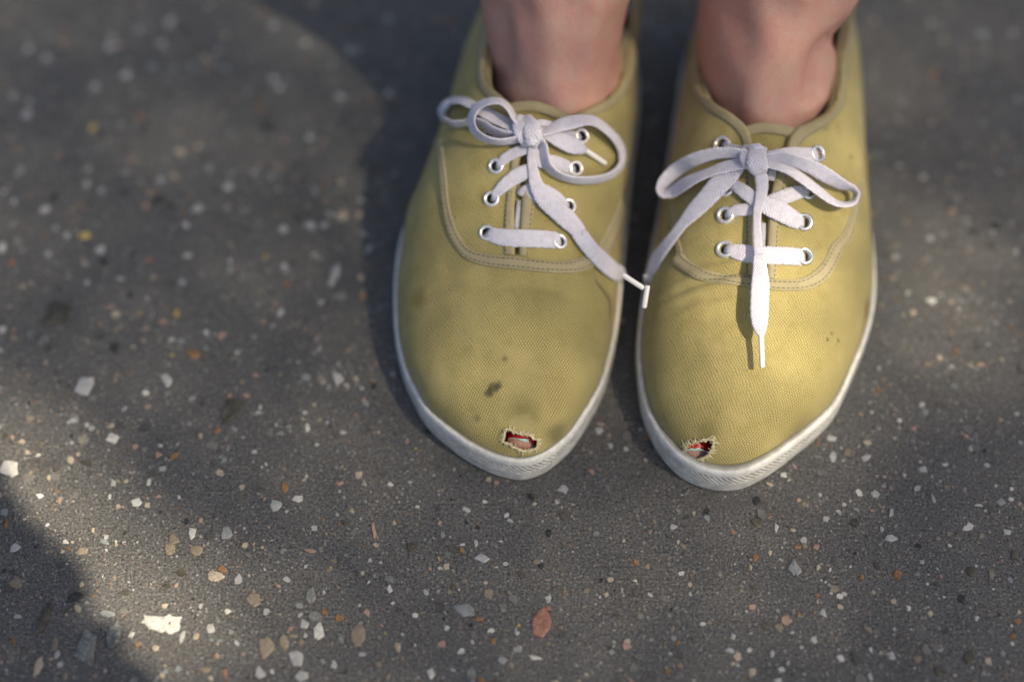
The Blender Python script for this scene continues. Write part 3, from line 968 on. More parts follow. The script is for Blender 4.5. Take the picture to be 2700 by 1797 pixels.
def make_shoe(name, cfg):
    S = build_surface(cfg['left'], cfg['right'], cfg['crown'], cfg['z'], bumps=cfg.get('bumps', ()))
    base = (float(S.outline[:, 0].mean()), float(S.outline[:, 1].mean()), 0.0)
    root = empty('canvas_shoe', base, cfg['label'], 'shoe', 'canvas shoes')
    S.root = root
    sole(S, root, cfg.get('toe_extra', 0.0003))
    stains = []
    for (p, r0, r1, jag, sc, col, amt) in cfg['stains']:
        h = hit(S, *p)
        stains.append((h[0], r0, r1, jag, sc, col, amt))
    M_C = canvas(name + '_canvas', stains)
    # ---- canvas pieces cut out of the last
    seam = catmull(np.array(cfg['seam_mid'])[:, :2], 8)
    seam_poly = np.vstack([seam, [[seam[-1][0] + 200, -900], [seam[0][0] - 200, -900]]])
    hi = S.FC[:, 2] > 0.030
    in_seam = inside(seam_poly, S.FP) & S.facing
    back = ~S.facing | (S.FC[:, 1] > cfg['yseam'])
    quarter_zone = (in_seam | (back & (S.FC[:, 1] > cfg['yback'])))
    opening = inside(cfg['opening'], S.FP) & S.facing & hi
    eye_cut = np.zeros(len(S.FP), bool)
    eye_polys = []
    for (e, _m) in cfg['eyelets']:
        t = np.linspace(0, 2 * math.pi, 20, endpoint=False)
        h = hit(S, *e)
        nn = h[1] / np.linalg.norm(h[1])
        a = np.cross(nn, [0, 1, 0.1])
        a /= np.linalg.norm(a)
        b = np.cross(nn, a)
        ring = project(np.array([h[0] + (a * math.cos(q) + b * math.sin(q)) * 0.0021 for q in t]))
        eye_polys.append(ring)
        eye_cut |= inside(ring, S.FP)
    hole = inside(cfg['hole'], S.FP) & S.facing
    V, F, U = patch(S, ~quarter_zone & ~hole, 0.0, [cfg['hole'], seam_poly])
    mk('vamp', V, F, [M_C, M_LINING], root, uv=U, solid=0.0011)
    V, F, U = patch(S, quarter_zone & ~opening & ~eye_cut, 0.0006, [cfg['opening'], seam_poly] + eye_polys)
    U = np.stack([U[:, 0] + 0.15 * U[:, 1], U[:, 1] - 0.15 * U[:, 0]], 1)
    mk('quarter', V, F, [M_C, M_LINING], root, uv=U, solid=0.0014)
    tong = inside(cfg['tongue'], S.FP) & S.facing & hi
    V, F, U = patch(S, tong, -0.0022, [cfg['tongue']])
    tg = mk('tongue', V, F, [M_C, M_LINING], root, uv=U, solid=0.0012)
    v, f, u, st_t = strip(S, *cfg['tongue_tape'], [(0, -0.0050), (0.0, -0.0020), (0.06, -0.0003), (0.2, 0.0), (0.6, -0.0001), (0.85, -0.0003), (0.97, -0.0008), (1, -0.0030)], 60)
    tt = mk('binding', v, f, M_TAPE, tg, uv=u)
    # ---- tapes
    v, f, u, g = strip(S, *cfg['seam'], TAPE, 160)
    sm = mk('seam_tape', v, f, M_TAPE, root, uv=u)
    sv, sf = stitches([(v, f, u, g)], (0.24, 0.74), TAPE)
    mk('stitching', sv, sf, M_STITCH, sm, smooth=False)
    BIND = [(0, -0.0040), (0, -0.0010), (0.05, 0.0009), (0.2, 0.0015), (0.45, 0.0016), (0.75, 0.0014), (0.93, 0.0010), (1, -0.0002)]
    for nm, A, B in cfg['bindings']:
        v, f, u, g = strip(S, A, B, BIND, 150)
        bd = mk(nm, v, f, M_TAPE, root, uv=u)
        sv, sf = stitches([(v, f, u, g)], (0.80,), BIND)
        mk('stitching', sv, sf, M_STITCH, bd, smooth=False)
    # ---- eyelets
    for (e, m_) in cfg['eyelets']:
        h = hit(S, *e)
        tl = h[1] + rng.normal(0, 0.06, 3)
        v, f = lathe_at(h[0] + h[1] * 0.0006, tl, [(r * cfg.get('eye', 1.0), z) for r, z in EYE])
        nf = len(f)
        f.append(tuple(range(28)))
        mk('eyelet', v, f, [M_EYELET_W if m_ == 'w' else M_EYELET_S, M_HOLE], root, mi=[1] * 28 + [0] * (nf - 28) + [1])
    # ---- laces
    segs = [ribbon(S, k, **kw) for k, kw in cfg['laces']]
    v, f, u = merge(segs)
    lace = mk('shoelace', v, f, M_LACE, root, uv=u)
    for k in cfg['loops']:
        v, f, u = ribbon(S, k[0], hug=False, **k[1])
        mk('bow_loop', v, f, M_LACE, lace, uv=u)
    kn = merge([ribbon(S, [(p[0], p[1], p[2] * 1.15, p[3] + 0.6) for p in k], hug=False, **kw) for k, kw in cfg['knot']])
    mk('knot', *kn[:2], M_LACE, lace, uv=kn[2])
    for (a, b, oa, ob) in cfg['aglets']:
        ha = hit(S, *a)
        hb = hit(S, *b)
        da = (ha[2] if ha else cfg['miss']) - oa
        db = (hb[2] if hb else (da + oa)) - ob
        aglet(S, a, b, da, db, lace, 0.00112)
    fray(S, cfg['hole'], 380, root)
    return S

Z = [(0.0, 0.0140), (0.003, 0.0205), (0.008, 0.0258), (0.016, 0.0315), (0.03, 0.0378), (0.05, 0.0440), (0.07, 0.0503), (0.09, 0.0585), (0.11, 0.0680), (0.13, 0.0765), (0.15, 0.0820), (0.18, 0.082), (0.22, 0.074), (0.245, 0.064), (0.26, 0.05)]

# ---- shoe on the left of the picture
seamL_out = c1([(318, 770), (326, 860), (333, 960), (345, 1100), (365, 1240), (410, 1350), (480, 1430), (600, 1470), (750, 1485), (900, 1502), (1020, 1510), (1110, 1500), (1200, 1460), (1265, 1390), (1315, 1270), (1338, 1160)])
seamL_in = c1([(352, 770), (364, 860), (376, 960), (388, 1100), (412, 1215), (450, 1305), (510, 1375), (600, 1400), (750, 1415), (900, 1435), (1020, 1438), (1095, 1420), (1165, 1385), (1228, 1300), (1282, 1190), (1322, 1090)])
midL = [((a[0] + b[0]) / 2, (a[1] + b[1]) / 2) for a, b in zip(seamL_out, seamL_in)]
openL = c1([(640, -400), (640, 0), (632, 100), (612, 200), (590, 300), (584, 400), (608, 475), (680, 535), (740, 590), (775, 680), (790, 800), (772, 900), (752, 1050), (745, 1150), (745, 1250), (748, 1408),
            (768, 1408), (775, 1250), (785, 1100), (812, 950), (835, 850), (870, 740), (960, 670), (1060, 640), (1130, 605), (1250, 550), (1320, 480), (1365, 380), (1385, 200), (1392, 0), (1392, -400)])
LW = 0.0068
cfgL = dict(
    label='olive canvas shoe with a dark stain above its toe hole', miss=0.86,
    left=[(0.0042, -0.0682), (-0.0051, -0.0660), (-0.0140, -0.0615), (-0.0215, -0.0563), (-0.0344, -0.0437), (-0.0410, -0.0310), (-0.0452, -0.0201), (-0.0485, -0.005), (-0.0497, 0.0087), (-0.0500, 0.027), (-0.0480, 0.048), (-0.0440, 0.060), (-0.0383, 0.076), (-0.0335, 0.091), (-0.0295, 0.108), (-0.0248, 0.129), (-0.0190, 0.150), (-0.0090, 0.1685), (0.006, 0.1800), (0.022, 0.1835)],
    right=[(0.0042, -0.0682), (0.0121, -0.0652), (0.0200, -0.0585), (0.0259, -0.0511), (0.0364, -0.0309), (0.0410, -0.015), (0.0436, -0.0025), (0.0456, 0.011), (0.0486, 0.0409), (0.0500, 0.055), (0.0518, 0.075), (0.0548, 0.10), (0.0575, 0.125), (0.0572, 0.145), (0.0520, 0.165), (0.038, 0.1800), (0.022, 0.1835)],
    crown=[(0, 0), (0.06, 0.002), (0.10, 0.003), (0.13, 0.006), (0.16, 0.003), (0.25, 0)], z=Z,
    bumps=[(0.012, 0.004, 0.020, 0.0028, 0.0011, -0.12), (0.010, -0.003, 0.018, 0.0022, -0.0008, -0.12), (0.018, -0.009, 0.016, 0.003, 0.0009, -0.15), (-0.020, -0.002, 0.014, 0.0026, 0.0006, 0.25), (0.030, 0.010, 0.010, 0.0024, 0.0008, 0.5), (0.02, -0.030, 0.012, 0.02, 0.0009, 0.2), (-0.028, 0.012, 0.004, 0.014, -0.0007, 0.4)],
    stains=[(c3([(695, 930)])[0], 0.0006, 0.0027, 0.0028, 620, (0.05, 0.053, 0.034), 0.75), (c3([(725, 900)])[0], 0.0012, 0.0034, 0.003, 620, (0.055, 0.058, 0.036), 0.75), (c3([(757, 880)])[0], 0.0005, 0.0026, 0.003, 620, (0.06, 0.062, 0.036), 0.7), (c3([(930, 1075)])[0], 0.001, 0.011, 0.004, 200, (0.13, 0.115, 0.045), 0.55), (c3([(1040, 340)])[0], 0.001, 0.015, 0.010, 120, (0.15, 0.145, 0.065), 0.32),
            (c3([(245, 330)])[0], 0.001, 0.007, 0.005, 200, (0.20, 0.15, 0.05), 0.6), (c3([(1130, 1190)])[0], 0.001, 0.009, 0.004, 250, (0.07, 0.07, 0.04), 0.6), (vH1([(980, 480)])[0], 0.003, 0.0075, 0.004, 500, (0.50, 0.44, 0.25), 0.35), (c3([(800, 715)])[0], 0.0002, 0.0022, 0.003, 400, (0.09, 0.09, 0.04), 0.6), (c3([(620, 1090)])[0], 0.0002, 0.0026, 0.003, 400, (0.12, 0.11, 0.05), 0.6)],
    seam_mid=midL, seam=(seamL_out, seamL_in), yseam=0.075, yback=0.052,
    opening=openL,
    tongue=c1([(690, 575), (740, 560), (800, 553), (860, 553), (940, 575), (1045, 620), (1075, 680), (960, 900), (900, 1455), (670, 1455), (680, 900), (680, 640)]),
    tongue_tape=(c1([(690, 575), (740, 560), (800, 553), (860, 553), (940, 575), (1045, 622)]), c1([(680, 640), (735, 618), (800, 612), (870, 615), (930, 635), (1030, 672)])),
    hole=vH1([(570, 560), (640, 540), (740, 580), (850, 640), (960, 660), (1100, 680), (1220, 700), (1300, 790), (1430, 800), (1440, 1010), (1380, 1080), (1200, 1120), (1020, 1130), (880, 1060), (760, 1010), (640, 930), (490, 890), (510, 780)]),
    bindings=[('collar_binding', c1([(640, -300), (640, 0), (632, 100), (612, 200), (590, 300), (584, 400), (608, 475), (680, 535), (740, 590), (775, 690)]), c1([(575, -300), (590, 0), (580, 100), (560, 200), (545, 300), (540, 410), (560, 500), (630, 575), (695, 630), (725, 715)])),
              ('collar_binding', c1([(1392, -300), (1392, 0), (1385, 200), (1365, 380), (1320, 480), (1250, 550), (1130, 605), (1060, 640), (960, 670), (880, 735)]), c1([(1455, -300), (1448, 0), (1432, 220), (1405, 410), (1355, 520), (1275, 600), (1150, 655), (1080, 690), (990, 720), (915, 780)])),
              ('facing_tape', c1([(790, 800), (772, 900), (752, 1050), (745, 1150), (745, 1250), (748, 1410)]), c1([(735, 800), (720, 900), (702, 1050), (690, 1150), (684, 1250), (684, 1405)])),
              ('facing_tape', c1([(835, 850), (812, 950), (785, 1100), (775, 1250), (768, 1412)]), c1([(905, 850), (885, 950), (862, 1100), (842, 1250), (824, 1415)]))],
    eyelets=[(e[:2], e[2]) for e in vA([(770, 610, 'w'), (820, 938, 'w'), (770, 1275, 'w'), (1690, 625, 'w'), (1628, 958, 'w'), (1556, 1350, 'w')]) + c1([(595, 1285, 'w'), (990, 1333, 'w')])],
    laces=[
        (c1([(588, 1282, 60, -2.5), (610, 1292, 80, 1.0), (700, 1310, 98, 1.6), (850, 1315, 100, 1.6), (960, 1322, 95, 1.4), (988, 1330, 70, 0.6), (1000, 1335, 50, -2.5)]), {}),
        (vA([(762, 1278, 50, -2.5), (790, 1262, 70, 0.6), (835, 1195, 110, 1.5), (930, 1105, 140, 1.8), (1040, 1030, 160, 2.0), (1140, 985, 150, 2.6), (1200, 960, 120, 1.5)]), {}),
        (vA([(1560, 1360, 60, -2.5), (1525, 1330, 110, 0.8), (1410, 1270, 190, 1.6), (1290, 1220, 210, 1.6), (1160, 1195, 170, 1.2), (1070, 1195, 90, 0.2), (1040, 1190, 60, -1.5)]), {}),
        (vA([(810, 950, 50, -2.5), (842, 930, 80, 0.8), (900, 860, 110, 1.6), (1000, 800, 115, 2.2), (1110, 760, 110, 3.2), (1180, 720, 90, 4.0)]), {}),
        (vA([(1628, 965, 60, -2.5), (1590, 960, 120, 0.8), (1500, 925, 150, 1.6), (1390, 890, 150, 1.8), (1270, 880, 140, 2.2), (1210, 800, 110, 3.0), (1190, 700, 90, 3.5)]), {}),
        (vA([(1690, 640, 50, -2.5), (1650, 630, 90, 0.8), (1500, 600, 130, 2.0), (1340, 580, 120, 3.5), (1220, 590, 100, 4.5)]), {}),
        (vA([(1063, 1290, 60, -1.0), (1055, 1400, 75, -0.6), (1035, 1580, 75, -0.8)]), {}),
        (vA([(1190, 680, 60, 5.0), (1178, 780, 72, 4.5), (1180, 880, 90, 4.2), (1205, 1010, 115, 4.0), (1235, 1130, 150, 4.0), (1320, 1265, 200, 3.6), (1450, 1390, 205, 3.4), (1570, 1500, 200, 3.4), (1668, 1600, 165, 3.6)]) +
         c1([(1100, 1285, 90, 3.8), (1170, 1375, 96, 4.0), (1250, 1455, 108, 4.4), (1310, 1500, 96, 4.8), (1350, 1528, 44, 5.0)]), {}),
        (vA([(1240, 620, 70, 5.0), (1350, 620, 110, 5.0), (1470, 660, 165, 5.0), (1600, 715, 180, 5.0), (1690, 750, 130, 4.8), (1745, 772, 60, 4.6)]), {}),
        (vA([(1180, 540, 60, 4.5), (1240, 495, 75, 5.5), (1310, 485, 70, 5.0), (1400, 505, 60, 3.5)]), {}),
    ],
    loops=[
        (vA([(1110, 640, 80, 5), (980, 668, 85, 6.5), (850, 682, 80, 8), (720, 655, 85, 9.5), (615, 590, 92, 11), (565, 500, 95, 12), (572, 400, 90, 13), (640, 310, 92, 13.5), (760, 262, 85, 13), (870, 272, 80, 11.5), (950, 340, 72, 10), (1000, 430, 70, 8), (1060, 500, 80, 6)]), dict(full=LW, sign=1)),
        (vA([(1100, 570, 90, 4), (1000, 530, 120, 4.5), (880, 470, 140, 5), (760, 410, 145, 6), (660, 355, 125, 7), (570, 300, 105, 8), (470, 262, 85, 9), (370, 264, 85, 9), (290, 305, 85, 9), (257, 370, 70, 8.5), (285, 445, 72, 8), (370, 492, 80, 7.5), (480, 488, 85, 7), (570, 470, 90, 6.5), (670, 500, 105, 6.5), (770, 560, 110, 6.0), (900, 605, 105, 5.5), (1080, 630, 90, 5)]), dict(full=LW, sign=-1)),
        (vA([(1200, 600, 80, 5), (1340, 570, 105, 6), (1480, 512, 150, 7), (1620, 475, 160, 8), (1745, 455, 125, 9), (1860, 485, 112, 9.5), (1980, 575, 95, 10), (2075, 690, 95, 10), (2115, 805, 98, 9.5), (2098, 920, 82, 9), (2020, 1010, 78, 8.5), (1900, 1062, 90, 7.5), (1750, 1080, 95, 7), (1600, 1068, 92, 6.5), (1455, 1020, 88, 6), (1350, 930, 105, 5.5), (1310, 810, 120, 5.2), (1290, 710, 115, 5.2), (1220, 640, 90, 5)]), dict(full=LW, sign=1)),
    ],
    knot=[(vA([(1085, 430, 90, 3), (1060, 500, 130, 7), (1085, 590, 150, 8), (1130, 680, 120, 5), (1150, 730, 70, 2)]), dict(th=0.0026)),
          (vA([(1130, 440, 100, 4), (1170, 520, 150, 8.5), (1195, 610, 165, 9.2), (1190, 690, 120, 6.5), (1175, 735, 70, 2.5)]), dict(th=0.0030)),
          (vA([(1270, 560, 80, 3), (1230, 620, 120, 7.5), (1170, 650, 130, 9.0), (1110, 640, 100, 6)]), dict(th=0.0024))],
    aglets=[(vA([(1735, 765)])[0], vA([(1948, 908)])[0], 0.0046, 0.0030), ((1642, 724), (1697, 760), 0.0050, 0.0040)],
)
# ---- shoe on the right of the picture
seamR_out = c2([(232, 1020), (244, 1120), (258, 1280), (285, 1390)]) + c4([(290, 95), (350, 152), (430, 200), (520, 222), (650, 237), (760, 250), (900, 273), (1050, 276), (1150, 262), (1230, 215), (1290, 130), (1340, 20)]) + c2([(1235, 1330), (1268, 1200), (1288, 1090), (1300, 1000)])
seamR_in = c2([(250, 1020), (266, 1140), (290, 1290), (325, 1395)]) + c4([(345, 28), (385, 72), (445, 115), (520, 148), (640, 170), (760, 182), (900, 196), (1050, 200), (1125, 172), (1195, 112), (1232, 50), (1262, -15)]) + c2([(1196, 1270), (1235, 1160), (1262, 1070), (1278, 985)])
midR = [((a[0] + b[0]) / 2, (a[1] + b[1]) / 2) for a, b in zip(seamR_out, seamR_in)]
openR = c2([(440, -400), (436, 0), (415, 150), (398, 300), (400, 420), (430, 520), (500, 575), (590, 630), (660, 690), (695, 770), (706, 850), (710, 1000), (704, 1200), (700, 1525),
            (772, 1530), (782, 1250), (800, 1050), (842, 920), (880, 820), (905, 750), (940, 700), (1000, 680), (1110, 625), (1160, 560), (1180, 440), (1188, 330), (1215, 200), (1232, 100), (1240, 0), (1245, -400)])
cfgR = dict(
    label='sunlit mustard canvas shoe with one lace end hanging down over its toe', miss=0.86, eye=1.12, toe_extra=0.0019,
    left=[(0.0905, -0.0716), (0.0815, -0.0703), (0.0727, -0.0656), (0.0655, -0.0570), (0.0615, -0.0490), (0.0582, -0.0394), (0.0565, -0.027), (0.0558, -0.0135), (0.0568, 0.0), (0.0590, 0.0160), (0.0617, 0.0316), (0.0665, 0.055), (0.0705, 0.075), (0.0748, 0.10), (0.0790, 0.125), (0.0830, 0.147), (0.090, 0.166), (0.102, 0.1795), (0.119, 0.1840)],
    right=[(0.0905, -0.0716), (0.0965, -0.0703), (0.1060, -0.0650), (0.1147, -0.0584), (0.1250, -0.0500), (0.1344, -0.0405), (0.1403, -0.0305), (0.1453, -0.0201), (0.1515, -0.006), (0.1556, 0.0065), (0.1586, 0.0224), (0.1594, 0.0409), (0.1590, 0.0560), (0.1590, 0.0719), (0.1600, 0.1041), (0.1610, 0.125), (0.1600, 0.147), (0.1540, 0.166), (0.139, 0.1795), (0.119, 0.1840)],
    crown=[(0, 0), (0.05, 0.0), (0.10, -0.002), (0.13, -0.006), (0.16, -0.004), (0.25, 0)], z=Z,
    bumps=[(0.083, 0.004, 0.016, 0.0022, 0.0016, 0.10), (0.082, -0.0035, 0.018, 0.0022, 0.0015, 0.06), (0.083, 0.0003, 0.016, 0.0016, -0.0010, 0.08), (0.081, -0.0105, 0.014, 0.0024, 0.0012, 0.05), (0.138, 0.006, 0.012, 0.0028, 0.0008, -0.5), (0.112, 0.002, 0.018, 0.003, 0.0005, -0.1), (0.09, -0.035, 0.014, 0.02, 0.0010, -0.2)],
    stains=[(vH2([(900, 1240)])[0], 0.003, 0.0075, 0.004, 500, (0.50, 0.44, 0.25), 0.4), (c4([(1245, 575)])[0], 0.0003, 0.0013, 0.0016, 700, (0.10, 0.085, 0.04), 0.8), (c4([(1310, 580)])[0], 0.0003, 0.0013, 0.0016, 700, (0.10, 0.085, 0.04), 0.8), (c4([(1270, 535)])[0], 0.0002, 0.0012, 0.0016, 700, (0.12, 0.10, 0.05), 0.7),
            (c4([(1490, 380)])[0], 0.001, 0.008, 0.004, 250, (0.15, 0.10, 0.05), 0.7), (c4([(500, 1130)])[0], 0.001, 0.007, 0.003, 250, (0.14, 0.12, 0.05), 0.5), (c2([(1235, 870)])[0], 0.0004, 0.0022, 0.002, 500, (0.09, 0.08, 0.04), 0.7),
            (c2([(1090, 680)])[0], 0.001, 0.005, 0.005, 400, (0.09, 0.08, 0.05), 0.6), (c4([(1080, 1120)])[0], 0.001, 0.012, 0.006, 200, (0.17, 0.145, 0.06), 0.5)],
    seam_mid=midR, seam=(seamR_out, seamR_in), yseam=0.08, yback=0.050,
    opening=openR,
    tongue=c2([(630, 700), (665, 690), (710, 677), (760, 670), (860, 680), (945, 705), (985, 760), (880, 1000), (850, 1560), (640, 1560), (640, 900)]),
    tongue_tape=(c2([(625, 705), (665, 690), (710, 677), (760, 671), (860, 681), (945, 705), (975, 722)]), c2([(640, 765), (680, 750), (715, 738), (760, 731), (850, 738), (920, 758), (955, 775)])),
    hole=vH2([(560, 760), (700, 720), (860, 690), (1000, 660), (1150, 640), (1280, 600), (1375, 600), (1350, 760), (1320, 880), (1280, 1000), (1180, 1080), (1040, 1120), (900, 1180), (700, 1180), (520, 1160), (500, 1040), (560, 920), (640, 840)]),
    bindings=[('collar_binding', c2([(440, -300), (436, 0), (415, 150), (398, 300), (400, 420), (430, 520), (500, 575), (590, 630), (660, 690), (695, 770), (708, 860)]), c2([(385, -300), (396, 0), (370, 150), (352, 300), (352, 430), (375, 535), (440, 610), (540, 672), (610, 735), (640, 795), (655, 870)])),
              ('collar_binding', c2([(1245, -300), (1240, 0), (1232, 100), (1215, 200), (1188, 330), (1180, 440), (1160, 560), (1110, 625), (1000, 680), (940, 700), (905, 750), (880, 820), (842, 920)]), c2([(1272, -300), (1268, 0), (1258, 100), (1243, 220), (1220, 340), (1212, 460), (1196, 585), (1140, 668), (1050, 735), (995, 770), (962, 810), (938, 860), (905, 930)])),
              ('facing_tape', c2([(708, 860), (710, 1000), (704, 1200), (700, 1525)]), c2([(662, 860), (664, 1000), (662, 1200), (664, 1520)])),
              ('facing_tape', c2([(842, 920), (800, 1050), (782, 1250), (772, 1532)]), c2([(905, 920), (872, 1050), (848, 1250), (828, 1535)]))],
    eyelets=[(e[:2], e[2]) for e in vB([(805, 322, 'w'), (835, 770, 'w'), (838, 1050, 'w'), (832, 1402, 'w'), (1775, 420, 's'), (1690, 800, 's'), (1640, 1122, 's'), (1645, 1475, 's')])],
    laces=[
        (vB([(822, 1405, 70, -2.5), (860, 1402, 100, 1.0), (950, 1425, 165, 1.7), (1100, 1452, 188, 1.8), (1300, 1462, 190, 1.8), (1500, 1470, 185, 1.7), (1610, 1480, 170, 1.2), (1650, 1485, 120, -2.5)]), {}),
        (vB([(830, 1060, 60, -2.5), (865, 1040, 95, 0.9), (950, 1000, 125, 1.7), (1070, 985, 130, 1.8), (1250, 930, 150, 2.0), (1400, 875, 160, 2.0), (1550, 820, 150, 1.8), (1650, 800, 120, 1.2), (1700, 800, 80, -2.5)]), {}),
        (vB([(830, 730, 60, -2.0), (880, 705, 85, 1.5), (980, 770, 130, 3.2), (1100, 855, 150, 3.6), (1250, 940, 190, 3.8), (1400, 1010, 205, 3.4), (1540, 1090, 180, 2.0), (1610, 1115, 150, 0.8), (1645, 1130, 100, -2.5)]), {}),
        (vB([(805, 325, 50, -2.5), (835, 320, 66, 1.0), (910, 348, 70, 2.0), (1040, 380, 80, 4.0)]), {}),
        (vB([(1790, 425, 90, -2.5), (1760, 418, 135, 1.0), (1650, 415, 140, 2.0), (1500, 410, 130, 3.0), (1350, 430, 120, 4.0), (1200, 460, 100, 4.5)]), {}),
        (vB([(1325, 540, 80, 1.0), (1310, 620, 95, 0.8), (1300, 690, 85, 0.4)]), {}),
        (vB([(1228, 1130, 56, -1.4), (1228, 1250, 62, -1.2), (1222, 1380, 60, -1.4)]), {}),
        (vB([(1000, 500, 130, 4.2), (880, 610, 220, 4.4), (770, 725, 225, 4.8), (640, 870, 200, 5.2), (500, 1015, 175, 5.6), (385, 1145, 125, 6.0), (290, 1270, 125, 6.0), (190, 1400, 150, 5.5), (120, 1500, 175, 5.2)]) + v6([(620, 590, 225, 5.0), (598, 690, 195, 4.6), (575, 760, 140, 4.2), (562, 800, 80, 4.0)]), {}),
        (vB([(1170, 560, 110, 6.0), (1205, 660, 135, 5.5), (1212, 760, 128, 5.2), (1195, 880, 115, 5.0), (1165, 1000, 92, 5.4), (1160, 1150, 84, 6.0), (1166, 1300, 92, 6.6), (1176, 1450, 98, 7.0)]) + c4([(822, 60, 74, 7.4), (828, 140, 92, 7.8), (830, 220, 112, 8.2), (826, 320, 116, 8.4), (824, 420, 112, 8.4), (828, 490, 92, 8.2), (836, 550, 42, 8.0)]), {}),
    ],
    loops=[
        (vB([(1090, 450, 110, 6), (1000, 415, 115, 6.5), (880, 402, 125, 7.5), (700, 415, 140, 9), (500, 480, 160, 10.5), (330, 580, 165, 11.5), (210, 690, 150, 12), (158, 775, 95, 12), (190, 832, 85, 11), (290, 800, 135, 10), (430, 715, 140, 9), (560, 650, 112, 8), (700, 592, 112, 7), (850, 545, 140, 6.2), (1080, 500, 130, 5.5)]), dict(full=LW, sign=1)),
        (vB([(1190, 470, 110, 6), (1300, 455, 120, 6.5), (1400, 450, 130, 7), (1550, 485, 145, 8.5), (1720, 550, 165, 10), (1880, 640, 170, 11), (2040, 735, 130, 11.5), (2140, 780, 80, 11.5), (2182, 835, 62, 11), (2135, 915, 66, 10.5), (2030, 930, 70, 10), (1920, 888, 88, 9.5), (1780, 785, 105, 8.5), (1600, 650, 112, 7.5), (1450, 565, 105, 6.5), (1220, 500, 100, 5.5)]), dict(full=LW, sign=-1)),
    ],
    knot=[(vB([(1060, 350, 80, 3), (1040, 420, 110, 7), (1060, 500, 110, 7.5), (1110, 560, 80, 4)]), dict(th=0.0026)),
          (vB([(1140, 340, 110, 4), (1150, 420, 160, 8.5), (1160, 500, 190, 9.5), (1180, 570, 170, 7.5), (1190, 610, 110, 4)]), dict(th=0.0032)),
          (vB([(1240, 390, 80, 4), (1180, 385, 110, 7.5), (1110, 370, 100, 7), (1060, 380, 70, 4)]), dict(th=0.0024))],
    aglets=[(v6([(561, 795)])[0], v6([(512, 1105)])[0], 0.0040, 0.0030), (c4([(835, 548)])[0], c4([(842, 745)])[0], 0.0080, 0.0072)],
)
SL = make_shoe('olive', cfgL)
SR = make_shoe('mustard', cfgR)

# ------------------------------------------------------------------ the person in the shoes
def leg(rows, n=96):
    Rw = catmull(rows, 14)
    V = []
    for (x, y, z, hw, hd, phi, e) in Rw:
        b = np.array([0, math.cos(R(phi)), -math.sin(R(phi))])
        for t in np.linspace(0, 2 * math.pi, n, endpoint=False):
            c, s = math.cos(t), math.sin(t)
            c = math.copysign(abs(c) ** e, c)
            s = math.copysign(abs(s) ** e, s)
            V.append(np.array([x, y, z]) + np.array([hw * c, 0, 0]) + b * hd * s)
    V = np.array(V)
    k = len(Rw)
    F = grid_faces(k, n, True)
    F.append(tuple(range(n)))
    F.append(tuple((k - 1) * n + j for j in reversed(range(n))))
    return V, F

FB = [(.104, .155, .170, .155), (.099, .130, .170, .126), (.093, .113, .171, .104), (.086, .101, .173, .080), (.079, .0880, .174, .055), (.0715, .0765, .170, .033), (.062, .067, .155, .016), (.049, .060, .125, .010),
      (.034, .055, .090, .010), (.018, .046, .055, .010), (.002, .039, .020, .010), (-.012, .032, -.008, .010), (-.024, .026, -.022, .012), (-.030, .021, -.029, .016)]
def leg_rows(kx, ax, fx, hwa, hwf, toe):
    # upper rows: x, y, z, half width, half depth, tilt, squareness; the foot is given by its front and back edge
    rows = [(0.065 + (kx - 0.065) * 1.7, 0.15, 0.90, 0.078, 0.092, 0, 1), (0.065 + (kx - 0.065) * 1.5, 0.152, 0.74, 0.072, 0.080, 0, 1), (kx, 0.158, 0.58, 0.057, 0.062, 0, 1), (kx, 0.160, 0.50, 0.050, 0.056, 0, 1), (kx * 0.9 + ax * 0.1, 0.160, 0.42, 0.050, 0.052, 0, 1), (kx * 0.6 + ax * 0.4, 0.160, 0.32, 0.052, 0.056, 0, 1), (kx * 0.3 + ax * 0.7, 0.149, 0.22, 0.039, 0.043, 0, 1)]
    W = [hwa, hwa, hwa, hwa * .4 + hwf * .6, hwf, hwf, hwf, hwf * .98, hwf * .95, .027, .027, .026, .021, .012]
    X = [ax, ax, ax * .8 + fx * .2, ax * .5 + fx * .5, fx, fx, fx, fx * .9 + toe * .1, fx * .75 + toe * .25, fx * .6 + toe * .4, fx * .45 + toe * .55, fx * .3 + toe * .7, fx * .2 + toe * .8, fx * .2 + toe * .8]
    for (yf, zf, yb, zb), w_, x_ in zip(FB, W, X):
        rows.append((x_, (yf + yb) / 2, (zf + zb) / 2, w_, math.hypot(yb - yf, zb - zf) / 2, math.degrees(math.atan2(zf - zb, yb - yf)), 0.95))
    return rows

def toe_chain(x0, y0, x1, y1, z0, z1, r):
    P = [np.array([x0, y0, z0]), np.array([x0 * .6 + x1 * .4, y0 * .6 + y1 * .4, z0 * .6 + z1 * .4]), np.array([x1, y1, z1])]
    C = catmull(P, 8)
    d = C[-1] - C[-2]
    d /= np.linalg.norm(d)
    pts, rr = list(C), [r * (0.92 + 0.10 * i / len(C)) for i in range(len(C))]
    for q in np.linspace(0.15, 0.995, 8):
        pts.append(C[-1] + d * r * q)
        rr.append(r * 1.02 * math.sqrt(max(0.0001, 1 - q * q)))
    return tube(pts, rr, 28)

def displace(V, F, fn):
    n = np.zeros_like(V)
    F4 = np.array([f for f in F if len(f) == 4])
    fnm = np.cross(V[F4[:, 2]] - V[F4[:, 0]], V[F4[:, 3]] - V[F4[:, 1]])
    for k in range(4):
        np.add.at(n, F4[:, k], fnm)
    n /= np.maximum(np.linalg.norm(n, axis=1), 1e-12)[:, None]
    c = V.mean(0)
    if ((V - c) * n).sum() < 0:
        n = -n
    return V + n * fn(V, n)[:, None]

def gauss(V, p, s):
    return np.exp(-((V - np.array(p)) ** 2).sum(1) / (2 * s * s))

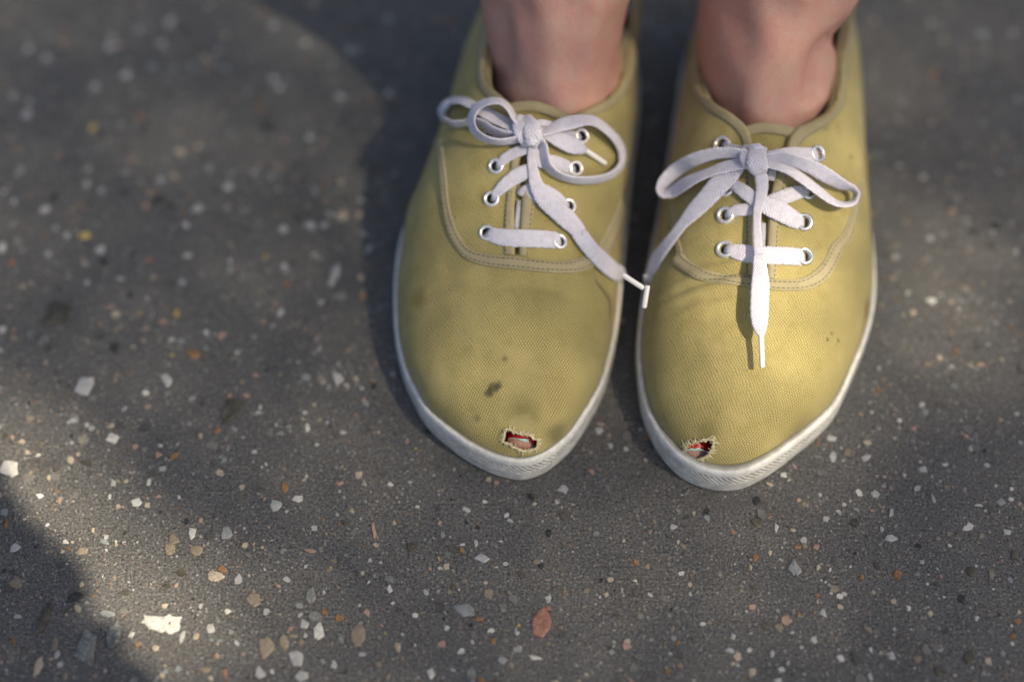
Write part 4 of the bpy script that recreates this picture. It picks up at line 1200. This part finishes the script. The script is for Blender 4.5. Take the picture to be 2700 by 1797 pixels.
def crease(V, n, line, wid):
    PX = project(V)
    fac = ((CAM - V) * n).sum(1) > 0
    L = resample(catmull(np.array(line), 8), 60)
    d = np.sqrt(((PX[:, None, :] - L[None]) ** 2).sum(2)).min(1)
    return np.exp(-(d / wid) ** 2) * fac

hL = hit(SL, *vH1([(1000, 860)])[0])
hR = hit(SR, *vH2([(870, 900)])[0])
bodies = []
VL, FL = leg(leg_rows(0.030, 0.0215, 0.0185, 0.0292, 0.0300, 0.004))
def fL(V, n):
    return (0.004 * gauss(V, (-0.010, 0.118, 0.094), 0.013) + 0.0035 * gauss(V, (0.050, 0.122, 0.100), 0.013) - 0.0022 * crease(V, n, c1([(690, 60), (700, 200), (690, 330), (670, 430)]), 22) + 0.0022 * crease(V, n, c1([(900, 30), (930, 200), (960, 420), (1000, 600)]), 40)
            + 0.0016 * crease(V, n, c1([(1200, 50), (1180, 250), (1130, 450)]), 30) + 0.0007 * np.sin(V[:, 2] * 210 + V[:, 0] * 90) * np.sin(V[:, 0] * 160 + 1))
VL = displace(VL, FL, fL)
VR, FR = leg(leg_rows(0.118, 0.1215, 0.1120, 0.0318, 0.0292, 0.088))
def fR(V, n):
    cr = c2([(1275, 20), (1240, 90), (1170, 165), (1100, 235), (1050, 310), (1025, 380), (1015, 470), (1010, 560)])
    bl = c2([(1185, 260), (1140, 340), (1105, 430), (1090, 540)])
    return (-0.0036 * crease(V, n, cr, 12) + 0.0026 * crease(V, n, bl, 30) + 0.0045 * gauss(V, (0.150, 0.122, 0.100), 0.013) + 0.003 * gauss(V, (0.082, 0.120, 0.094), 0.013)
            + 0.0018 * crease(V, n, c2([(760, 60), (760, 250), (720, 480), (700, 640)]), 40) + 0.0007 * np.sin(V[:, 2] * 200 + V[:, 0] * 80 + 2) * np.sin(V[:, 0] * 150))
VR = displace(VR, FR, fR)
bodies += [(VL, FL), (VR, FR)]
toes = []
for (h, dx, fx) in ((hL, -0.006, 0.010), (hR, 0.006, 0.098)):
    r = 0.0082
    tip = h[0] + ray(*project(h[0])[0]) * (0.0020 + r * 0.55) + np.array([0, 0.0030, -r * 0.45])
    big = toe_chain(fx, -0.018, tip[0], tip[1], 0.0245, tip[2], r)
    toes.append(big)
    bodies.append(big)
    for q in range(1, 5):
        off = dx * 1.45 * q
        bodies.append(toe_chain(fx + off * 0.8, -0.016 + 0.004 * q, tip[0] + off * 1.0, tip[1] + 0.003 + 0.0075 * q, 0.024, 0.0205, 0.0056))
bodies.append(leg([(0.067, 0.15, 1.70, 0.02, 0.025, 0, 1), (0.067, 0.145, 1.68, 0.062, 0.078, 0, 1), (0.067, 0.14, 1.60, 0.078, 0.098, 0, 1), (0.067, 0.135, 1.51, 0.066, 0.082, 0, 1), (0.067, 0.145, 1.45, 0.052, 0.056, 0, 1), (0.067, 0.15, 1.40, 0.062, 0.06, 0, 1),
                   (0.067, 0.15, 1.36, 0.16, 0.08, 0, 1), (0.067, 0.15, 1.25, 0.165, 0.105, 0, 1), (0.067, 0.15, 1.10, 0.13, 0.10, 0, 1), (0.067, 0.15, 0.95, 0.165, 0.115, 0, 1), (0.067, 0.15, 0.86, 0.17, 0.115, 0, 1)], 40))
for sd in (-1, 1):
    bodies.append(tube(catmull([(0.067 + sd * 0.15, 0.15, 1.34), (0.067 + sd * 0.22, 0.16, 1.10), (0.067 + sd * 0.24, 0.13, 0.86), (0.067 + sd * 0.235, 0.10, 0.74), (0.067 + sd * 0.23, 0.09, 0.68)], 6), np.interp(np.linspace(0, 1, 25), [0, 0.4, 0.8, 0.9, 1], [0.046, 0.038, 0.026, 0.036, 0.012]), 16))
V, F, b = [], [], 0
for v, f in bodies:
    V.append(v)
    F += [tuple(i + b for i in q) for q in f]
    b += len(v)
person = mk('person', np.vstack(V), F, M_SKIN, origin=(0.065, 0.12, 0.0))
dv, df = leg([(0.067, 0.15, 1.345, 0.13, 0.085, 0, 1), (0.067, 0.15, 1.25, 0.178, 0.118, 0, 1), (0.067, 0.15, 1.10, 0.145, 0.113, 0, 1), (0.067, 0.15, 0.95, 0.185, 0.13, 0, 1), (0.067, 0.15, 0.85, 0.205, 0.15, 0, 1), (0.067, 0.15, 0.72, 0.215, 0.165, 0, 1)], 60)
mk('added_dress', dv, [f for f in df if len(f) == 4], simple('dark_cotton', (0.05, 0.05, 0.07), 0.9, spec=0.1), person, solid=0.002)  # unseen, invented garment over the torso; it also blocks skylight
person['label'] = 'bare ankled person standing in the pair of worn canvas shoes'
person['category'] = 'person'

def on_mesh(bv, p, lift, back=None):
    l, n, i, d = bv.ray_cast(Vector(CAM), Vector(ray(*p)))
    return None if l is None else np.array(l) + np.array(n) * lift

def nail(toe, rows, mats, names, lift):
    bv = BVHTree.FromPolygons(toe[0].tolist(), [tuple(f) for f in toe[1]])
    par = person
    for (A, B, m, nm, lf) in rows:
        A, B = resample(catmull(np.array(A), 8), 26), resample(catmull(np.array(B), 8), 26)
        V = []
        ok = True
        nr = 9
        G = np.full((26, nr, 3), np.nan)
        for i in range(26):
            for j in range(nr):
                p = A[i] + (B[i] - A[i]) * j / (nr - 1)
                q = on_mesh(bv, p, lf)
                if q is not None:
                    G[i, j] = q
        keep = ~np.isnan(G[:, :, 0])
        idx = -np.ones((26, nr), int)
        Vn, Fn = [], []
        for i in range(26):
            for j in range(nr):
                if keep[i, j]:
                    idx[i, j] = len(Vn)
                    Vn.append(G[i, j])
        for i in range(25):
            for j in range(nr - 1):
                q = (idx[i, j], idx[i + 1, j], idx[i + 1, j + 1], idx[i, j + 1])
                if min(q) >= 0:
                    Fn.append(q)
        o = mk(nm, Vn, Fn, m, par, solid=0.0004)
        if nm == 'toenail':
            par = o

nail(toes[0], [(vH1([(600, 840), (700, 800), (800, 780), (950, 800), (1180, 860), (1320, 930), (1450, 960)]), vH1([(640, 250), (800, 230), (950, 240), (1100, 260), (1250, 320), (1380, 420), (1450, 520)]), M_RED, 'toenail', 0.0006),
               (vH1([(660, 800), (740, 790), (850, 792), (950, 825), (1100, 865), (1185, 880)]), vH1([(640, 800), (720, 775), (850, 775), (950, 795), (1100, 800), (1185, 800)]), M_MINT, 'nail_edge', 0.0008)], None, None, 0)
nail(toes[1], [(vH2([(540, 950), (650, 900), (800, 900), (950, 890), (1100, 905), (1230, 925), (1300, 950)]), vH2([(600, 560), (720, 470), (850, 430), (950, 420), (1050, 440), (1150, 500), (1240, 600)]), M_RED, 'toenail', 0.0006),
               (vH2([(600, 910), (720, 900), (850, 905), (960, 895), (1030, 915), (1100, 930), (1190, 945)]), vH2([(610, 890), (720, 860), (760, 835), (850, 860), (950, 830), (1030, 870), (1100, 900), (1190, 915)]), M_MINT, 'nail_edge', 0.0008)], None, None, 0)

# ------------------------------------------------------------------ the tree whose leaves break up the sun
M_LEAF = simple('green_leaf', (0.055, 0.095, 0.028), 0.5, var=0.3, scale=20)
M_BARK = simple('bark', (0.11, 0.085, 0.06), 0.9, var=0.4, scale=30, bumpd=0.01)
E1 = np.cross(SUN, [0, 1, 0.0]); E1 /= np.linalg.norm(E1)
E2 = np.cross(SUN, E1)
PATCH = [  # photo x, y, radius x, radius y, how much sun comes through
    (1890, 830, 230, 230, 1.1), (2080, 970, 250, 240, 0.75), (2160, 580, 210, 240, 0.5), (1480, 980, 240, 190, 0.30), (40, 1270, 260, 190, 1.7), (240, 1480, 240, 200, 1.7), (420, 1650, 260, 210, 1.6), (600, 1800, 250, 150, 0.6), (960, -40, 170, 130, 1.0), (50, 10, 150, 70, 0.4),
    (2580, 760, 230, 220, 0.75), (2380, 640, 120, 200, 0.5), (1200, 760, 120, 200, 0.26), (420, 1250, 260, 170, 0.36)]
def sun_through(px, py):
    t = 0.21 * (1 - 0.6 * math.exp(-((px - 480) / 420) ** 2 - ((py - 120) / 260) ** 2)) * (1 - 0.7 * math.exp(-((px - 1620) / 260) ** 2 - ((py - 10) / 260) ** 2))
    t *= (1 - 0.85 / (1 + math.exp(-(px - 2420) / 90))) * (1 - 0.3 / (1 + math.exp((py - 120) / 90)))
    t *= 1 - 0.75 * math.exp(-((px - 930) / 150) ** 2 - ((py - 560) / 330) ** 2)
    for (x, y, a, b, k) in PATCH:
        t = max(t, k * math.exp(-((px - x) / a) ** 2 - ((py - y) / b) ** 2))
    return t
def leaf_quad(c, size, V, F, spread=0.5):
    n = SUN + rng.normal(0, spread * 0.5, 3)
    n /= np.linalg.norm(n)
    a = np.cross(n, rng.normal(0, 1, 3)); a /= np.linalg.norm(a)
    b_ = np.cross(n, a)
    k = len(V)
    for (u, v, h) in ((0, -0.62, 0), (0.36, -0.1, 0.08), (0, 0.7, -0.05), (-0.36, -0.1, 0.08)):
        V.append(c + a * u * size + b_ * v * size + n * h * size)
    F.append((k, k + 1, k + 2)); F.append((k, k + 2, k + 3))
tree = empty('leafy_tree', (3.3, -1.6, 0.0), 'leafy tree beside the pavement whose crown shades the shoes', 'tree')
V, F = [], []
LC = 6.0
ctr5 = ground(1350, 898) + SUN * LC
def foliage(cell, half, test):
    n_ = int(half / cell)
    for i in range(-n_, n_ + 1):
        for j in range(-n_, n_ + 1):
            a_, b_ = (i + rng.uniform(-0.4, 0.4)) * cell, (j + rng.uniform(-0.4, 0.4)) * cell
            p = ctr5 + E1 * a_ + E2 * b_
            T = test(a_, b_, p)
            if T is not None and (i * 0.7548777 + j * 0.5698403) % 1.0 < (1 - T):
                leaf_quad(p + SUN * rng.uniform(-0.35, 0.5), cell * rng.uniform(1.75, 2.05), V, F, 0.4)
def t_in(a_, b_, p):
    if max(abs(a_), abs(b_)) > 0.52:
        return None
    g = p - SUN * (p[2] - 0.02) / SUN[2]
    return sun_through(*project(g)[0])
foliage(0.0155, 0.52, t_in)  # unseen leaves, thinned to shape the sun patches on the ground
foliage(0.05, 1.7, lambda a_, b_, p: None if max(abs(a_), abs(b_)) < 0.545 else 0.25)
for i in range(3500):
    d = rng.normal(0, 1, 3) * np.array([1.3, 1.2, 0.6])
    c = np.array([4.0, -2.4, 5.9]) + d
    rel = c - ctr5
    if math.hypot(rel @ E1, rel @ E2) < 1.7:
        continue
    leaf_quad(c, 0.11, V, F, 1.5)
mk('crown', V, F, M_LEAF, tree, smooth=False)
bv, bf = [], []
def limb(P, r):
    v, f = tube(catmull(P, 8), np.interp(np.linspace(0, 1, len(catmull(P, 8))), [0, 1], r), 10)
    b0 = len(bv)
    bv.extend(v.tolist()); bf.extend([tuple(x + b0 for x in q) for q in f])
limb([(3.3, -1.6, 0), (3.28, -1.62, 1.2), (3.4, -1.7, 2.6), (3.5, -1.8, 4.2), (3.6, -1.9, 5.6)], (0.16, 0.06))
limb([(3.4, -1.7, 2.6), (4.0, -1.4, 3.6), (4.5, -1.0, 4.8)], (0.07, 0.02))
limb([(3.45, -1.75, 3.4), (4.0, -2.4, 4.4), (4.4, -2.9, 5.2)], (0.06, 0.02))
# unseen leaves added to throw the camera holder's shadow in the near left corner
EDGE = [(-60, 1235), (20, 1320), (90, 1385), (140, 1450), (190, 1500), (235, 1560), (262, 1620), (290, 1680), (345, 1740), (400, 1830)]
V, F = [], []
LB = 1.15
lowpoly = EDGE + [(400, 2500), (-900, 2500), (-900, 1235)]
for i in range(-30, 20):
    for j in range(-30, 30):
        g = ground(100, 1600) + np.array([i * 0.008, j * 0.008, 0]) + np.r_[rng.uniform(-0.003, 0.003, 2), 0]
        if inside(lowpoly, project(g))[0] and rng.random() < 0.97:
            leaf_quad(g + SUN * (LB + rng.uniform(-0.05, 0.06)), 0.019 * rng.uniform(0.8, 1.1), V, F, 0.5)
lp2 = EDGE + [(400, 4500), (-3500, 4500), (-3500, 1235)]  # wider unseen layer added to block skylight over that corner
gc = ground(-200, 2000)
for i in range(-28, 29):
    for j in range(-28, 29):
        g = gc + np.array([i * 0.03, j * 0.03, 0])
        q = project(g)[0]
        if (g - CAM) @ FW > 0.1 and math.hypot(i, j) < 26 and inside(lp2, q[None])[0] and not (q[0] > -60 and q[1] < 1950) and nearest_on(EDGE, q, False)[1] > 120:
            leaf_quad(g + SUN * (LB + rng.uniform(-0.08, 0.10)), 0.065, V, F, 0.8)
mk('added_shade_leaves', V, F, M_LEAF, tree, smooth=False)
pb = ground(0, 1750) + SUN * (LB + 0.07)
limb([(3.35, -1.66, 2.0), (2.4, -1.5, 2.2), (1.3, -1.0, 1.6), tuple(pb + np.array([0.25, -0.12, 0.12])), tuple(pb)], (0.05, 0.004))  # limb added to hold those leaves
mk('trunk', bv, bf, M_BARK, tree)
